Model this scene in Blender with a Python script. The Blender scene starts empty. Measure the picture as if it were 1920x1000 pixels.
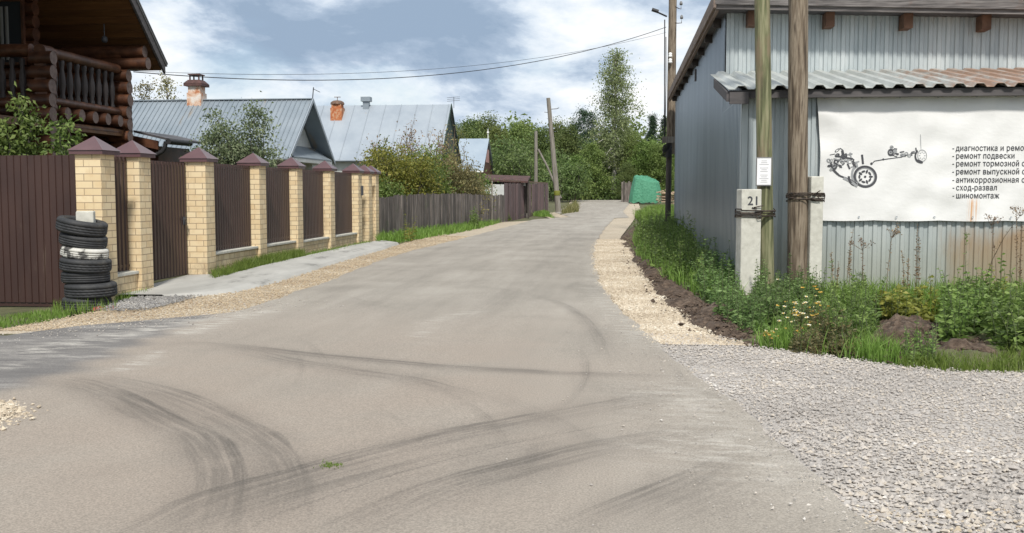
import bpy, math, random
import numpy as np
from mathutils import Vector, Matrix
C = bpy.context.scene.collection
SC = bpy.context.scene
R = math.radians
# ------------------------------------------------------------------ camera, world, sun, exposure
CAMZ = 1.55
cam_d = bpy.data.cameras.new('camera'); cam = bpy.data.objects.new('camera', cam_d); C.objects.link(cam)
cam_d.sensor_width = 36; cam_d.lens = 35.0; cam_d.clip_end = 3000; cam_d.clip_start = .05
PITCH = math.atan(0.075); YAW = R(6.28)
cam.location = (0, 0, CAMZ); cam.rotation_euler = (R(90) - PITCH, 0, YAW)
SC.camera = cam
SUN_EL, SUN_AZ = 47, 12           # azimuth: degrees the sun stands to the right of straight behind the viewer
W = bpy.data.worlds.new('World'); SC.world = W; W.use_nodes = True
def world():
    nt = W.node_tree; N = nt.nodes; L = nt.links
    for n in list(N): N.remove(n)
    out = N.new('ShaderNodeOutputWorld'); bg = N.new('ShaderNodeBackground'); L.new(bg.outputs[0], out.inputs[0])
    sky = N.new('ShaderNodeTexSky'); sky.sky_type = 'NISHITA'; sky.sun_disc = False
    sky.sun_elevation = R(SUN_EL); sky.sun_rotation = R(180 - SUN_AZ); sky.dust_density = 1.5
    tc = N.new('ShaderNodeTexCoord')
    sep = N.new('ShaderNodeSeparateXYZ'); L.new(tc.outputs['Generated'], sep.inputs[0])
    mp = N.new('ShaderNodeMapping'); mp.inputs['Scale'].default_value = (3.4, 3.4, 8.2); mp.inputs['Location'].default_value = (2.3, 0.4, 1.1)
    L.new(tc.outputs['Generated'], mp.inputs[0])
    nz = N.new('ShaderNodeTexNoise'); nz.inputs['Scale'].default_value = 1.5; nz.inputs['Detail'].default_value = 9; nz.inputs['Roughness'].default_value = .61; nz.inputs['Distortion'].default_value = .25
    L.new(mp.outputs[0], nz.inputs['Vector'])
    def dirblob(d, a, b):           # 0..1 around a direction of the sky
        v = N.new('ShaderNodeVectorMath'); v.operation = 'SUBTRACT'; L.new(tc.outputs['Generated'], v.inputs[0]); v.inputs[1].default_value = d
        m = N.new('ShaderNodeVectorMath'); m.operation = 'MULTIPLY'; L.new(v.outputs[0], m.inputs[0]); m.inputs[1].default_value = (1/a, 1/a, 1/b)
        l = N.new('ShaderNodeVectorMath'); l.operation = 'LENGTH'; L.new(m.outputs[0], l.inputs[0])
        r = N.new('ShaderNodeMapRange'); r.interpolation_type = 'SMOOTHSTEP'; L.new(l.outputs['Value'], r.inputs[0])
        r.inputs[1].default_value = 1.0; r.inputs[2].default_value = 0.0; r.inputs[3].default_value = 0; r.inputs[4].default_value = 1
        return r.outputs[0]
    def math_(op, a, b):
        n = N.new('ShaderNodeMath'); n.operation = op
        for i, x in enumerate((a, b)):
            if isinstance(x, (int, float)): n.inputs[i].default_value = x
            else: L.new(x, n.inputs[i])
        return n.outputs[0]
    def sdir(px, py):
        v = pix(px, py); v = v / np.linalg.norm(v); return tuple(v)
    b1 = dirblob(sdir(620, 58), .27, .065)
    b2 = dirblob(sdir(1080, 135), .12, .04)
    b3 = dirblob(sdir(1130, 60), .13, .07)
    b4 = dirblob(sdir(330, 40), .09, .05)
    nzc = math_('ADD', math_('MULTIPLY', nz.outputs[0], 1.45), -.235)
    f = math_('SUBTRACT', nzc, math_('MULTIPLY', b1, .24))
    f = math_('SUBTRACT', f, math_('MULTIPLY', b2, .12))
    f = math_('ADD', f, math_('MULTIPLY', b3, .09)); b5 = dirblob(sdir(620, 178), .42, .03); f = math_('ADD', f, math_('MULTIPLY', b5, .07))
    f = math_('ADD', f, math_('MULTIPLY', b4, .06))
    ramp = N.new('ShaderNodeValToRGB'); L.new(f, ramp.inputs[0])
    e = ramp.color_ramp; e.elements[0].position = .25; e.elements[0].color = (.25, .33, .44, 1)
    e.elements[1].position = .62; e.elements[1].color = (.78, .79, .80, 1)
    for p, c in ((.35, (.33, .41, .52, 1)), (.42, (.47, .545, .64, 1)), (.485, (.60, .66, .725, 1)), (.55, (.69, .73, .77, 1))):
        x = e.elements.new(p); x.color = c
    # clear blue patches between the clouds
    sk = N.new('ShaderNodeVectorMath'); sk.operation = 'SCALE'; L.new(sky.outputs[0], sk.inputs[0]); sk.inputs['Scale'].default_value = .1
    mx = N.new('ShaderNodeMix'); mx.data_type = 'RGBA'
    n2 = N.new('ShaderNodeTexNoise'); n2.inputs['Scale'].default_value = 2.1; n2.inputs['Detail'].default_value = 6; L.new(mp.outputs[0], n2.inputs['Vector'])
    r2 = N.new('ShaderNodeMapRange'); L.new(n2.outputs[0], r2.inputs[0]); r2.inputs[1].default_value = .54; r2.inputs[2].default_value = .72; r2.inputs[3].default_value = 0; r2.inputs[4].default_value = .45
    L.new(r2.outputs[0], mx.inputs[0]); L.new(ramp.outputs[0], mx.inputs[6]); L.new(sk.outputs[0], mx.inputs[7])
    L.new(mx.outputs[2], bg.inputs[0]); bg.inputs[1].default_value = 1.0
F_PX = 1867.0
_f = np.array([-math.sin(YAW)*math.cos(PITCH), math.cos(YAW)*math.cos(PITCH), -math.sin(PITCH)])
_r = np.array([math.cos(YAW), math.sin(YAW), 0]); _u = np.cross(_r, _f); _c = np.array([0, 0, CAMZ])
def pix(px, py): return _f*F_PX + _r*(px-960) + _u*(500-py)
def at(px, py, Y):                  # photo point -> place in the street, at distance Y
    d = pix(px, py); return _c + d*(Y/d[1])
def sst(a, b, x): t = np.clip((np.asarray(x, float)-a)/(b-a), 0, 1); return t*t*(3-2*t)
def tz(x, y):                       # height of the terrain
    x = np.asarray(x, float); y = np.asarray(y, float)
    z = .7*np.clip((y-45)/50, 0, 1)**2 + .003*np.clip(y-95, 0, 400)
    z = z + .12*sst(-5.7, -7.0, x)*sst(15, 20, y)*sst(60, 34, y)
    z = z - .20*sst(-7.0, -8.6, x)*sst(16, 13.6, y)*sst(9.5, 11.2, y)
    z = z + .30*sst(.9, 2.0, x)*sst(17, 34, y)*sst(75, 50, y)
    return z
def gp(px, py):                     # photo point -> place on the terrain
    d = pix(px, py); z = 0.0
    for _ in range(8):
        p = _c + d*((z-CAMZ)/d[2]); z = float(tz(p[0], p[1]))
    return p
world()
sd = bpy.data.lights.new('sun', 'SUN'); so = bpy.data.objects.new('sun', sd); C.objects.link(so)
sd.energy = 3.0; sd.angle = R(6); sd.color = (1, .95, .87)
so.rotation_euler = (R(90 - SUN_EL), 0, R(SUN_AZ)); so.location = (10, -20, 30)
SC.view_settings.view_transform = 'Standard'; SC.view_settings.look = 'None'; SC.view_settings.gamma = 1; SC.view_settings.exposure = 0.42
SC.cycles.max_bounces = 6; SC.cycles.transparent_max_bounces = 8

# ------------------------------------------------------------------ materials
def newmat(name):
    m = bpy.data.materials.new(name); m.use_nodes = True
    nt = m.node_tree; return m, nt.nodes, nt.links, nt.nodes['Principled BSDF']
def ramp_node(N, stops):
    r = N.new('ShaderNodeValToRGB'); e = r.color_ramp
    e.elements[0].position, e.elements[0].color = stops[0][0], (*stops[0][1], 1)
    e.elements[1].position, e.elements[1].color = stops[-1][0], (*stops[-1][1], 1)
    for p, c in stops[1:-1]: e.elements.new(p).color = (*c, 1)
    return r
def coords(N, L, scale=(1, 1, 1), kind='Object'):
    t = N.new('ShaderNodeTexCoord'); m = N.new('ShaderNodeMapping'); m.inputs['Scale'].default_value = scale
    L.new(t.outputs[kind], m.inputs[0]); return m.outputs[0]
def noise(N, L, vec, scale, detail=5, rough=.6, dist=0):
    n = N.new('ShaderNodeTexNoise'); n.inputs['Scale'].default_value = scale; n.inputs['Detail'].default_value = detail
    n.inputs['Roughness'].default_value = rough; n.inputs['Distortion'].default_value = dist
    L.new(vec, n.inputs['Vector']); return n.outputs[0]
def mixc(N, L, fac, a, b, mode='MIX'):
    n = N.new('ShaderNodeMix'); n.data_type = 'RGBA'; n.blend_type = mode
    for i, x in ((0, fac), (6, a), (7, b)):
        if isinstance(x, (int, float)): n.inputs[i].default_value = x
        elif isinstance(x, tuple): n.inputs[i].default_value = (*x, 1)
        else: L.new(x, n.inputs[i])
    return n.outputs[2]
def maprange(N, L, v, a, b, c=0, d=1):
    n = N.new('ShaderNodeMapRange'); n.interpolation_type = 'SMOOTHSTEP'; L.new(v, n.inputs[0])
    for i, x in enumerate((a, b, c, d)): n.inputs[i+1].default_value = x
    return n.outputs[0]
def bump(N, L, h, strength, dist, p):
    b = N.new('ShaderNodeBump'); b.inputs['Strength'].default_value = strength; b.inputs['Distance'].default_value = dist
    L.new(h, b.inputs['Height']); L.new(b.outputs[0], p.inputs['Normal'])
def mat(name, stops, scale=4, stretch=(1, 1, 1), rough=.7, metal=0, bmp=0, bdist=.01, detail=6, tint=None, spec=.5, dirt=None):
    """noise-mottled surface; dirt = (colour, scale, lo, hi) second layer of stains; tint = amount the face attribute shifts it"""
    m, N, L, p = newmat(name)
    v = coords(N, L, stretch); n = noise(N, L, v, scale, detail)
    r = ramp_node(N, stops); L.new(n, r.inputs[0]); col = r.outputs[0]
    if dirt:
        n2 = noise(N, L, coords(N, L, dirt[4] if len(dirt) > 4 else (1, 1, 1)), dirt[1], 6, .65)
        col = mixc(N, L, maprange(N, L, n2, dirt[2], dirt[3]), col, dirt[0])
    if tint:
        a = N.new('ShaderNodeAttribute'); a.attribute_name = 'tint'
        hsv = N.new('ShaderNodeHueSaturation'); L.new(col, hsv.inputs['Color'])
        L.new(maprange(N, L, a.outputs['Fac'], 0, 1, 1-tint, 1+tint), hsv.inputs['Value']); col = hsv.outputs[0]
    L.new(col, p.inputs['Base Color']); p.inputs['Roughness'].default_value = rough; p.inputs['Metallic'].default_value = metal
    p.inputs['Specular IOR Level'].default_value = spec
    if bmp: bump(N, L, n, bmp, bdist, p)
    return m
def leafmat(name, dark, mid, light, gloss=.5, trans=.35):
    m, N, L, p = newmat(name)
    a = N.new('ShaderNodeAttribute'); a.attribute_name = 'tint'
    r = ramp_node(N, [(0.05, dark), (.5, mid), (.95, light)]); L.new(a.outputs['Fac'], r.inputs[0])
    oi = N.new('ShaderNodeObjectInfo'); hs = N.new('ShaderNodeHueSaturation'); L.new(r.outputs[0], hs.inputs['Color'])
    L.new(maprange(N, L, oi.outputs['Random'], 0, 1, .82, 1.22), hs.inputs['Value'])
    L.new(maprange(N, L, oi.outputs['Random'], 0, 1, .485, .51), hs.inputs['Hue'])
    col = hs.outputs[0]
    L.new(col, p.inputs['Base Color']); p.inputs['Roughness'].default_value = gloss; p.inputs['Specular IOR Level'].default_value = .35
    t = N.new('ShaderNodeBsdfTranslucent'); L.new(col, t.inputs[0])
    mx = N.new('ShaderNodeMixShader'); mx.inputs[0].default_value = trans
    L.new(p.outputs[0], mx.inputs[1]); L.new(t.outputs[0], mx.inputs[2]); L.new(mx.outputs[0], N['Material Output'].inputs[0])
    return m
def flat(name, c, rough=.6, metal=0):
    m, N, L, p = newmat(name); p.inputs['Base Color'].default_value = (*c, 1); p.inputs['Roughness'].default_value = rough; p.inputs['Metallic'].default_value = metal
    return m
def brickmat():
    m, N, L, p = newmat('yellow_brick')
    t = N.new('ShaderNodeTexCoord'); s = N.new('ShaderNodeSeparateXYZ'); L.new(t.outputs['Object'], s.inputs[0])
    ad = N.new('ShaderNodeMath'); ad.operation = 'ADD'; L.new(s.outputs[0], ad.inputs[0]); L.new(s.outputs[1], ad.inputs[1])
    cb = N.new('ShaderNodeCombineXYZ'); L.new(ad.outputs[0], cb.inputs[0]); L.new(s.outputs[2], cb.inputs[1])
    b = N.new('ShaderNodeTexBrick'); L.new(cb.outputs[0], b.inputs['Vector'])
    b.inputs['Scale'].default_value = 1; b.inputs['Brick Width'].default_value = .255; b.inputs['Row Height'].default_value = .1
    b.inputs['Mortar Size'].default_value = .0065; b.inputs['Mortar Smooth'].default_value = .2; b.inputs['Bias'].default_value = -.1
    b.inputs['Color1'].default_value = (.63, .495, .30, 1); b.inputs['Color2'].default_value = (.72, .60, .395, 1); b.inputs['Mortar'].default_value = (.29, .215, .145, 1)
    n = noise(N, L, coords(N, L, (1, 1, 1)), 7, 6)
    col = mixc(N, L, maprange(N, L, n, .45, .7, 0, .35), b.outputs[0], (.55, .38, .20))
    n8 = noise(N, L, coords(N, L, (1, 1, .6)), 5, 7, .7); sp_ = N.new('ShaderNodeMath'); sp_.operation = 'MULTIPLY'; L.new(maprange(N, L, s.outputs[2], .55, .0), sp_.inputs[0]); L.new(maprange(N, L, n8, .42, .66), sp_.inputs[1])
    col = mixc(N, L, sp_.outputs[0], col, (.30, .23, .15))
    n9 = noise(N, L, coords(N, L, (3, 3, .35)), 2.2, 6, .6); col = mixc(N, L, maprange(N, L, n9, .56, .74, 0, .45), col, (.42, .31, .19))
    L.new(col, p.inputs['Base Color']); p.inputs['Roughness'].default_value = .8
    bump(N, L, b.outputs['Fac'], -.6, .012, p)
    return m
MT = {}
MT['brick'] = brickmat()
MT['cap'] = mat('cap_metal', [(.3, (.085, .042, .045)), (.7, (.115, .058, .06))], 3, rough=.34, spec=.6)
MT['brown'] = mat('brown_sheet', [(.35, (.038, .019, .016)), (.65, (.052, .026, .021))], 3, (1, 1, .3), rough=.40, dirt=((.11, .08, .062), 1.6, .58, .80, (3, 3, .5)))
MT['concrete'] = mat('concrete', [(.3, (.43, .42, .37)), (.7, (.58, .57, .51))], 9, rough=.9, bmp=.5, bdist=.01, dirt=((.30, .29, .25), 3, .52, .75))
MT['slab'] = mat('slab_concrete', [(.35, (.32, .312, .288)), (.65, (.44, .43, .40))], 1.6, (1, .35, 1), rough=.9, bmp=.3, dirt=((.20, .195, .18), 1.6, .55, .70, (1.6, .45, 1)))
MT['tyre'] = mat('tyre_rubber', [(.3, (.016, .017, .019)), (.7, (.036, .037, .04))], 8, rough=.72, bmp=.3, bdist=.004, dirt=((.085, .08, .07), 4, .5, .85))
MT['tyre_white'] = mat('painted_rubber', [(.42, (.06, .058, .055)), (.5, (.48, .47, .43)), (.75, (.60, .59, .55))], 6, rough=.7, bmp=.2, bdist=.004)
MT['log'] = mat('stained_log', [(.35, (.037, .0125, .006)), (.5, (.068, .025, .011)), (.65, (.104, .041, .019))], 5, (1, 1, 1), rough=.5, bmp=.15, tint=.25)
MT['log_end'] = mat('log_end', [(.35, (.10, .068, .058)), (.65, (.165, .12, .105))], 14, rough=.8)
MT['soffit'] = mat('soffit_board', [(.35, (.085, .036, .013)), (.65, (.14, .066, .023))], 3, (.4, 4, 4), rough=.5, tint=.3)
MT['dark_roof'] = mat('dark_roofing', [(.3, (.045, .042, .045)), (.7, (.075, .068, .072))], 6, rough=.6)
MT['baluster'] = mat('baluster_wood', [(.35, (.022, .016, .015)), (.65, (.040, .030, .028))], 6, (1, 1, .3), rough=.6)
MT['galv_roof'] = mat('galvanised_roof', [(.35, (.21, .25, .285)), (.65, (.275, .315, .35))], .8, (1, 1, 1), rough=.42, metal=.25, tint=.10, dirt=((.30, .23, .15), .55, .58, .74, (2.5, .6, .6)))
MT['galv_pale'] = mat('pale_sheet_roof', [(.35, (.285, .325, .37)), (.65, (.35, .39, .43))], .7, rough=.42, metal=.15, tint=.08, dirt=((.33, .27, .22), 2.2, .66, .78))
MT['galv_blue'] = mat('bluish_sheet_roof', [(.35, (.27, .33, .395)), (.65, (.33, .39, .45))], .7, rough=.45, metal=.1)
MT['siding'] = mat('pale_siding', [(.3, (.46, .47, .46)), (.7, (.57, .58, .57))], 3, rough=.7)
MT['green_wall'] = mat('dark_green_boards', [(.3, (.012, .035, .027)), (.7, (.022, .055, .042))], 3, (4, 4, .5), rough=.6)
MT['brown_wall'] = mat('brown_boards', [(.3, (.10, .05, .035)), (.7, (.17, .085, .06))], 3, (4, 4, .5), rough=.7)
MT['grey_wall'] = mat('grey_render', [(.3, (.32, .31, .29)), (.7, (.42, .41, .38))], 3, rough=.85)
MT['pink'] = mat('pink_board', [(.3, (.50, .27, .25)), (.7, (.60, .35, .32))], 3, rough=.7)
MT['chimney_white'] = mat('limewashed_brick', [(.36, (.40, .17, .085)), (.46, (.55, .38, .28)), (.62, (.62, .57, .52))], 4, rough=.9, bmp=.4, bdist=.02)
MT['chimney_red'] = mat('orange_brick', [(.35, (.30, .075, .028)), (.5, (.42, .15, .06)), (.65, (.46, .30, .19))], 6, rough=.9, bmp=.4, bdist=.02)
MT['rust'] = mat('rusty_metal', [(.3, (.07, .045, .035)), (.7, (.20, .12, .08))], 7, rough=.8)
MT['rust_dark'] = mat('dark_rusty_roof', [(.35, (.045, .022, .020)), (.65, (.10, .048, .042))], 4, rough=.8)
MT['grey_wood'] = mat('weathered_plank', [(.34, (.045, .037, .032)), (.5, (.095, .080, .071)), (.64, (.175, .152, .138))], 2.2, (9, 9, .7), rough=.85, bmp=.4, bdist=.006, tint=.45, dirt=((.07, .085, .045), 1.6, .58, .75))
MT['brown_fence'] = mat('old_brown_sheet', [(.3, (.075, .045, .046)), (.7, (.125, .08, .08))], 2, (6, 6, .5), rough=.7, tint=.3, dirt=((.24, .23, .24), 2.5, .62, .75, (5, 5, .6)))
MT['pole'] = mat('weathered_pole', [(.36, (.055, .040, .027)), (.46, (.13, .098, .068)), (.56, (.25, .205, .152)), (.66, (.08, .06, .043))], 3.6, (6, 6, .38), rough=.85, bmp=.7, bdist=.012, detail=9)
MT['pole_green'] = mat('mossy_pole', [(.36, (.065, .066, .032)), (.48, (.125, .135, .065)), (.62, (.245, .235, .14))], 3.6, (6, 6, .36), rough=.85, bmp=.6, bdist=.012, detail=9, dirt=((.20, .155, .10), 1.5, .48, .66, (3, 3, .6)))
MT['pole_grey'] = mat('grey_pole', [(.36, (.13, .115, .095)), (.64, (.25, .23, .20))], 3, (5, 5, .4), rough=.85)
MT['dark_wood'] = mat('dark_tarred_wood', [(.3, (.03, .025, .022)), (.7, (.07, .058, .05))], 4, (4, 4, .4), rough=.8)
MT['fascia'] = mat('fascia_board', [(.36, (.055, .05, .049)), (.5, (.12, .11, .107)), (.64, (.19, .175, .17))], 3, (.6, 8, 8), rough=.85, bmp=.4, bdist=.008, dirt=((.15, .075, .045), 1.2, .55, .75, (1, 1, 1)))
MT['fascia_side'] = mat('side_fascia_board', [(.25, (.11, .08, .065)), (.5, (.18, .135, .11)), (.75, (.27, .22, .19))], 3, (8, .5, 8), rough=.85, bmp=.4, bdist=.008)
MT['rafter'] = mat('rafter_timber', [(.35, (.085, .042, .025)), (.65, (.16, .085, .052))], 5, rough=.8)
MT['beam_grey'] = mat('grey_timber', [(.3, (.055, .052, .055)), (.7, (.11, .10, .10))], 4, (.6, 4, 4), rough=.85)
def galv_front():
    m, N, L, p = newmat('galvanised_wall')
    n = noise(N, L, coords(N, L, (1, 1, .22)), 3.0, 7)
    r = ramp_node(N, [(.36, (.355, .40, .415)), (.5, (.42, .465, .475)), (.64, (.49, .53, .535))]); L.new(n, r.inputs[0])
    t = N.new('ShaderNodeTexCoord'); s = N.new('ShaderNodeSeparateXYZ'); L.new(t.outputs['Object'], s.inputs[0])
    n2 = noise(N, L, coords(N, L, (1.4, 1.4, .35)), 1.5, 7, .65)
    rx = maprange(N, L, s.outputs[0], -.3, 1.2); rz = maprange(N, L, s.outputs[2], 1.5, .5)
    a = N.new('ShaderNodeMath'); a.operation = 'MULTIPLY'; L.new(rx, a.inputs[0]); L.new(rz, a.inputs[1])
    b = N.new('ShaderNodeMath'); b.operation = 'MULTIPLY_ADD'; L.new(a.outputs[0], b.inputs[0]); b.inputs[1].default_value = .85; L.new(n2, b.inputs[2])
    col = mixc(N, L, maprange(N, L, b.outputs[0], .60, .95, 0, .85), r.outputs[0], (.33, .19, .085))
    rz2 = maprange(N, L, s.outputs[2], 1.35, .2, 0, .6)
    col = mixc(N, L, rz2, col, (.27, .275, .21))
    L.new(col, p.inputs['Base Color']); p.inputs['Roughness'].default_value = .45; p.inputs['Metallic'].default_value = .25
    return m
MT['galv_front'] = galv_front()
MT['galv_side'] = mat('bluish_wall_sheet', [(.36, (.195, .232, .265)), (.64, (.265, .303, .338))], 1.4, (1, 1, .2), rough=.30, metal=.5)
def awning_mat():
    m, N, L, p = newmat('awning_sheet')
    n = noise(N, L, coords(N, L, (2, .5, 1)), 2.2, 7)
    r = ramp_node(N, [(.3, (.36, .38, .36)), (.7, (.52, .54, .52))]); L.new(n, r.inputs[0])
    t = N.new('ShaderNodeTexCoord'); s = N.new('ShaderNodeSeparateXYZ'); L.new(t.outputs['Object'], s.inputs[0])
    n2 = noise(N, L, coords(N, L, (2.2, .45, 1)), 2.4, 9, .75)
    rx = maprange(N, L, s.outputs[0], -2.2, 1.2, -.16, .15)
    a = N.new('ShaderNodeMath'); a.operation = 'ADD'; L.new(rx, a.inputs[0]); L.new(n2, a.inputs[1])
    col = mixc(N, L, maprange(N, L, a.outputs[0], .46, .70, 0, .9), r.outputs[0], (.33, .185, .115))
    L.new(col, p.inputs['Base Color']); p.inputs['Roughness'].default_value = .55; p.inputs['Metallic'].default_value = .2
    return m
MT['awning'] = awning_mat()
def banner_mat():
    m, N, L, p = newmat('banner_vinyl')
    n = noise(N, L, coords(N, L), 2.5, 5)
    r = ramp_node(N, [(.35, (.68, .68, .672)), (.65, (.725, .725, .72))]); L.new(n, r.inputs[0])
    t = N.new('ShaderNodeTexCoord'); s = N.new('ShaderNodeSeparateXYZ'); L.new(t.outputs['Object'], s.inputs[0])
    # rust runs below the last line of lettering
    w = noise(N, L, coords(N, L, (30, 1, .8)), 1.2, 4, .6)
    c0 = at(1826, 370, 15.6)
    dx = N.new('ShaderNodeMath'); dx.operation = 'SUBTRACT'; L.new(s.outputs[0], dx.inputs[0]); dx.inputs[1].default_value = float(c0[0]) - BAN_O[0]
    ab = N.new('ShaderNodeMath'); ab.operation = 'ABSOLUTE'; L.new(dx.outputs[0], ab.inputs[0])
    k = maprange(N, L, ab.outputs[0], .11, .02)
    z = maprange(N, L, s.outputs[2], float(c0[2]) + .02 - BAN_O[2], float(c0[2]) - .1 - BAN_O[2])
    z0 = maprange(N, L, w, .40, .62)
    a = N.new('ShaderNodeMath'); a.operation = 'MULTIPLY'; L.new(k, a.inputs[0]); L.new(z, a.inputs[1])
    b = N.new('ShaderNodeMath'); b.operation = 'MULTIPLY'; L.new(a.outputs[0], b.inputs[0]); L.new(z0, b.inputs[1])
    col = mixc(N, L, b.outputs[0], r.outputs[0], (.62, .36, .19))
    L.new(col, p.inputs['Base Color']); p.inputs['Roughness'].default_value = .5
    nb = noise(N, L, coords(N, L, (1, 1, 1.6)), 3, 4); bump(N, L, nb, .25, .03, p)
    return m
BAN_O = (4.0, 15.62, 2.0)
MT['banner'] = banner_mat()
MT['ink'] = flat('dark_ink', (.05, .052, .06), .6)
MT['ink_mid'] = flat('grey_ink', (.28, .29, .30), .6)
MT['paper'] = flat('white_paper', (.76, .76, .77), .5)
MT['grey_frame'] = flat('grey_plastic', (.16, .16, .16), .5)
MT['print_grey'] = flat('pale_print', (.42, .42, .44), .6)
MT['wire'] = mat('dark_wire', [(.3, (.03, .026, .024)), (.7, (.085, .06, .045))], 20, rough=.6, metal=.3)
MT['cable'] = flat('black_cable', (.02, .02, .022), .6)
MT['porcelain'] = flat('white_porcelain', (.75, .75, .73), .3)
MT['soil'] = mat('bare_soil', [(.36, (.045, .029, .019)), (.5, (.088, .060, .042)), (.64, (.15, .11, .08))], 14, rough=1, bmp=1, bdist=.05, detail=10)
MT['turf'] = mat('turf_soil', [(.3, (.06, .065, .03)), (.55, (.10, .10, .045)), (.8, (.16, .13, .08))], 3, rough=1, bmp=.6, bdist=.04, detail=9)
MT['bark'] = mat('grey_bark', [(.3, (.05, .042, .035)), (.7, (.115, .10, .085))], 6, (3, 3, .5), rough=.9)
MT['birch_bark'] = mat('birch_bark', [(.36, (.05, .045, .042)), (.44, (.40, .385, .355)), (.8, (.52, .50, .46))], 2.2, (1, 1, 1.3), rough=.8)
MT['green_tarp'] = mat('green_net', [(.35, (.045, .20, .115)), (.65, (.08, .27, .165))], 6, rough=.7, bmp=1, bdist=.09)
MT['pale_wood'] = mat('cut_wood', [(.3, (.30, .22, .15)), (.7, (.46, .35, .25))], 6, rough=.85, tint=.4)
MT['stem'] = mat('green_stem', [(.3, (.05, .075, .025)), (.7, (.10, .12, .05))], 5, rough=.7)
MT['dry_stem'] = mat('dry_stem', [(.3, (.115, .08, .055)), (.7, (.21, .155, .11))], 5, rough=.8)
MT['dry_leaf'] = leafmat('dry_seed_heads', (0.09, 0.054, 0.036), (0.192, 0.126, 0.072), (0.324, 0.216, 0.12), trans=.2)
MT['leaf'] = leafmat('green_leaf', (0.075, 0.122, 0.028), (0.143, 0.223, 0.052), (0.243, 0.329, 0.099))
MT['leaf_dark'] = leafmat('dark_leaf', (0.065, 0.108, 0.031), (0.122, 0.194, 0.058), (0.202, 0.288, 0.101))
MT['leaf_forest'] = leafmat('forest_leaf', (0.082, 0.118, 0.032), (0.152, 0.205, 0.055), (0.251, 0.298, 0.095))
MT['leaf_yellow'] = leafmat('yellowing_leaf', (0.11, 0.125, 0.025), (0.21, 0.22, 0.04), (0.33, 0.3, 0.075))
MT['leaf_olive'] = leafmat('olive_leaf', (0.108, 0.108, 0.043), (0.206, 0.194, 0.082), (0.345, 0.292, 0.129))
MT['leaf_pale'] = leafmat('greyish_leaf', (0.101, 0.144, 0.068), (0.186, 0.246, 0.127), (0.338, 0.397, 0.237))
MT['leaf_birch'] = leafmat('birch_leaf', (0.12, 0.15, 0.06), (0.204, 0.24, 0.108), (0.312, 0.342, 0.168), trans=.4)
MT['leaf_wood'] = leafmat('wood_leaf', (0.07, 0.112, 0.034), (0.133, 0.195, 0.06), (0.219, 0.281, 0.094))
MT['needle'] = leafmat('dark_needles', (0.02, 0.042, 0.022), (0.036, 0.07, 0.036), (0.064, 0.105, 0.05), trans=.15)
MT['grass'] = leafmat('grass_blade', (0.083, 0.138, 0.022), (0.154, 0.248, 0.044), (0.264, 0.363, 0.099), trans=.4)
MT['grass_dry'] = leafmat('dry_grass_blade', (0.104, 0.117, 0.039), (0.195, 0.195, 0.072), (0.338, 0.299, 0.143), trans=.4)
MT['petal_white'] = leafmat('white_petal', (.70, .68, .60), (.78, .76, .66), (.82, .78, .55), trans=.2)
MT['petal_yellow'] = leafmat('yellow_petal', (.62, .40, .05), (.72, .52, .09), (.76, .60, .2), trans=.2)
MT['glass'] = flat('dim_glass', (.03, .035, .04), .1)
MT['curtain'] = flat('pale_curtain', (.20, .20, .19), .8)
MT['red_scrap'] = flat('red_scrap', (.35, .07, .05), .6)
def stone_mat(name, stops):
    m, N, L, p = newmat(name)
    a = N.new('ShaderNodeAttribute'); a.attribute_name = 'tint'
    r = ramp_node(N, stops); L.new(a.outputs['Fac'], r.inputs[0])
    n = noise(N, L, coords(N, L), 60, 4)
    col = mixc(N, L, maprange(N, L, n, .3, .7, .0, .25), r.outputs[0], (.20, .18, .16))
    L.new(col, p.inputs['Base Color']); p.inputs['Roughness'].default_value = .9
    return m
MT['stone_grey'] = stone_mat('grey_stones', [(0, (.27, .247, .224)), (.3, (.37, .342, .315)), (.6, (.445, .413, .382)), (.8, (.47, .415, .345)), (1, (.60, .57, .535))])
MT['stone_yellow'] = stone_mat('yellow_stones', [(0, (.28, .225, .16)), (.4, (.46, .38, .28)), (.7, (.56, .48, .365)), (1, (.69, .64, .54))])
MT['stone_dark'] = stone_mat('dark_crumbs', [(0, (.08, .08, .08)), (.5, (.20, .195, .19)), (1, (.42, .40, .37))])
MT['stone_sand'] = stone_mat('sandy_stones', [(0, (.25, .18, .115)), (.4, (.40, .31, .205)), (.75, (.50, .41, .285)), (1, (.63, .56, .45))])
def gravel_sheet(name, c0, c1, c2):
    m, N, L, p = newmat(name)
    v = coords(N, L)
    vo = N.new('ShaderNodeTexVoronoi'); vo.inputs['Scale'].default_value = 75; L.new(v, vo.inputs['Vector'])
    s = N.new('ShaderNodeSeparateColor'); L.new(vo.outputs['Color'], s.inputs[0])
    r = ramp_node(N, [(0, c0), (.5, c1), (1, c2)]); L.new(s.outputs[0], r.inputs[0])
    n = noise(N, L, v, .8, 6)
    col = mixc(N, L, maprange(N, L, n, .45, .72, 0, .55), r.outputs[0], c0)
    L.new(col, p.inputs['Base Color']); p.inputs['Roughness'].default_value = .95
    bump(N, L, vo.outputs['Distance'], -1, .03, p)
    return m
MT['gravel_grey'] = gravel_sheet('grey_gravel_bed', (.29, .265, .24), (.385, .357, .33), (.48, .45, .418))
MT['gravel_yellow'] = gravel_sheet('yellow_gravel_bed', (.29, .235, .17), (.42, .35, .26), (.54, .475, .37))
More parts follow.
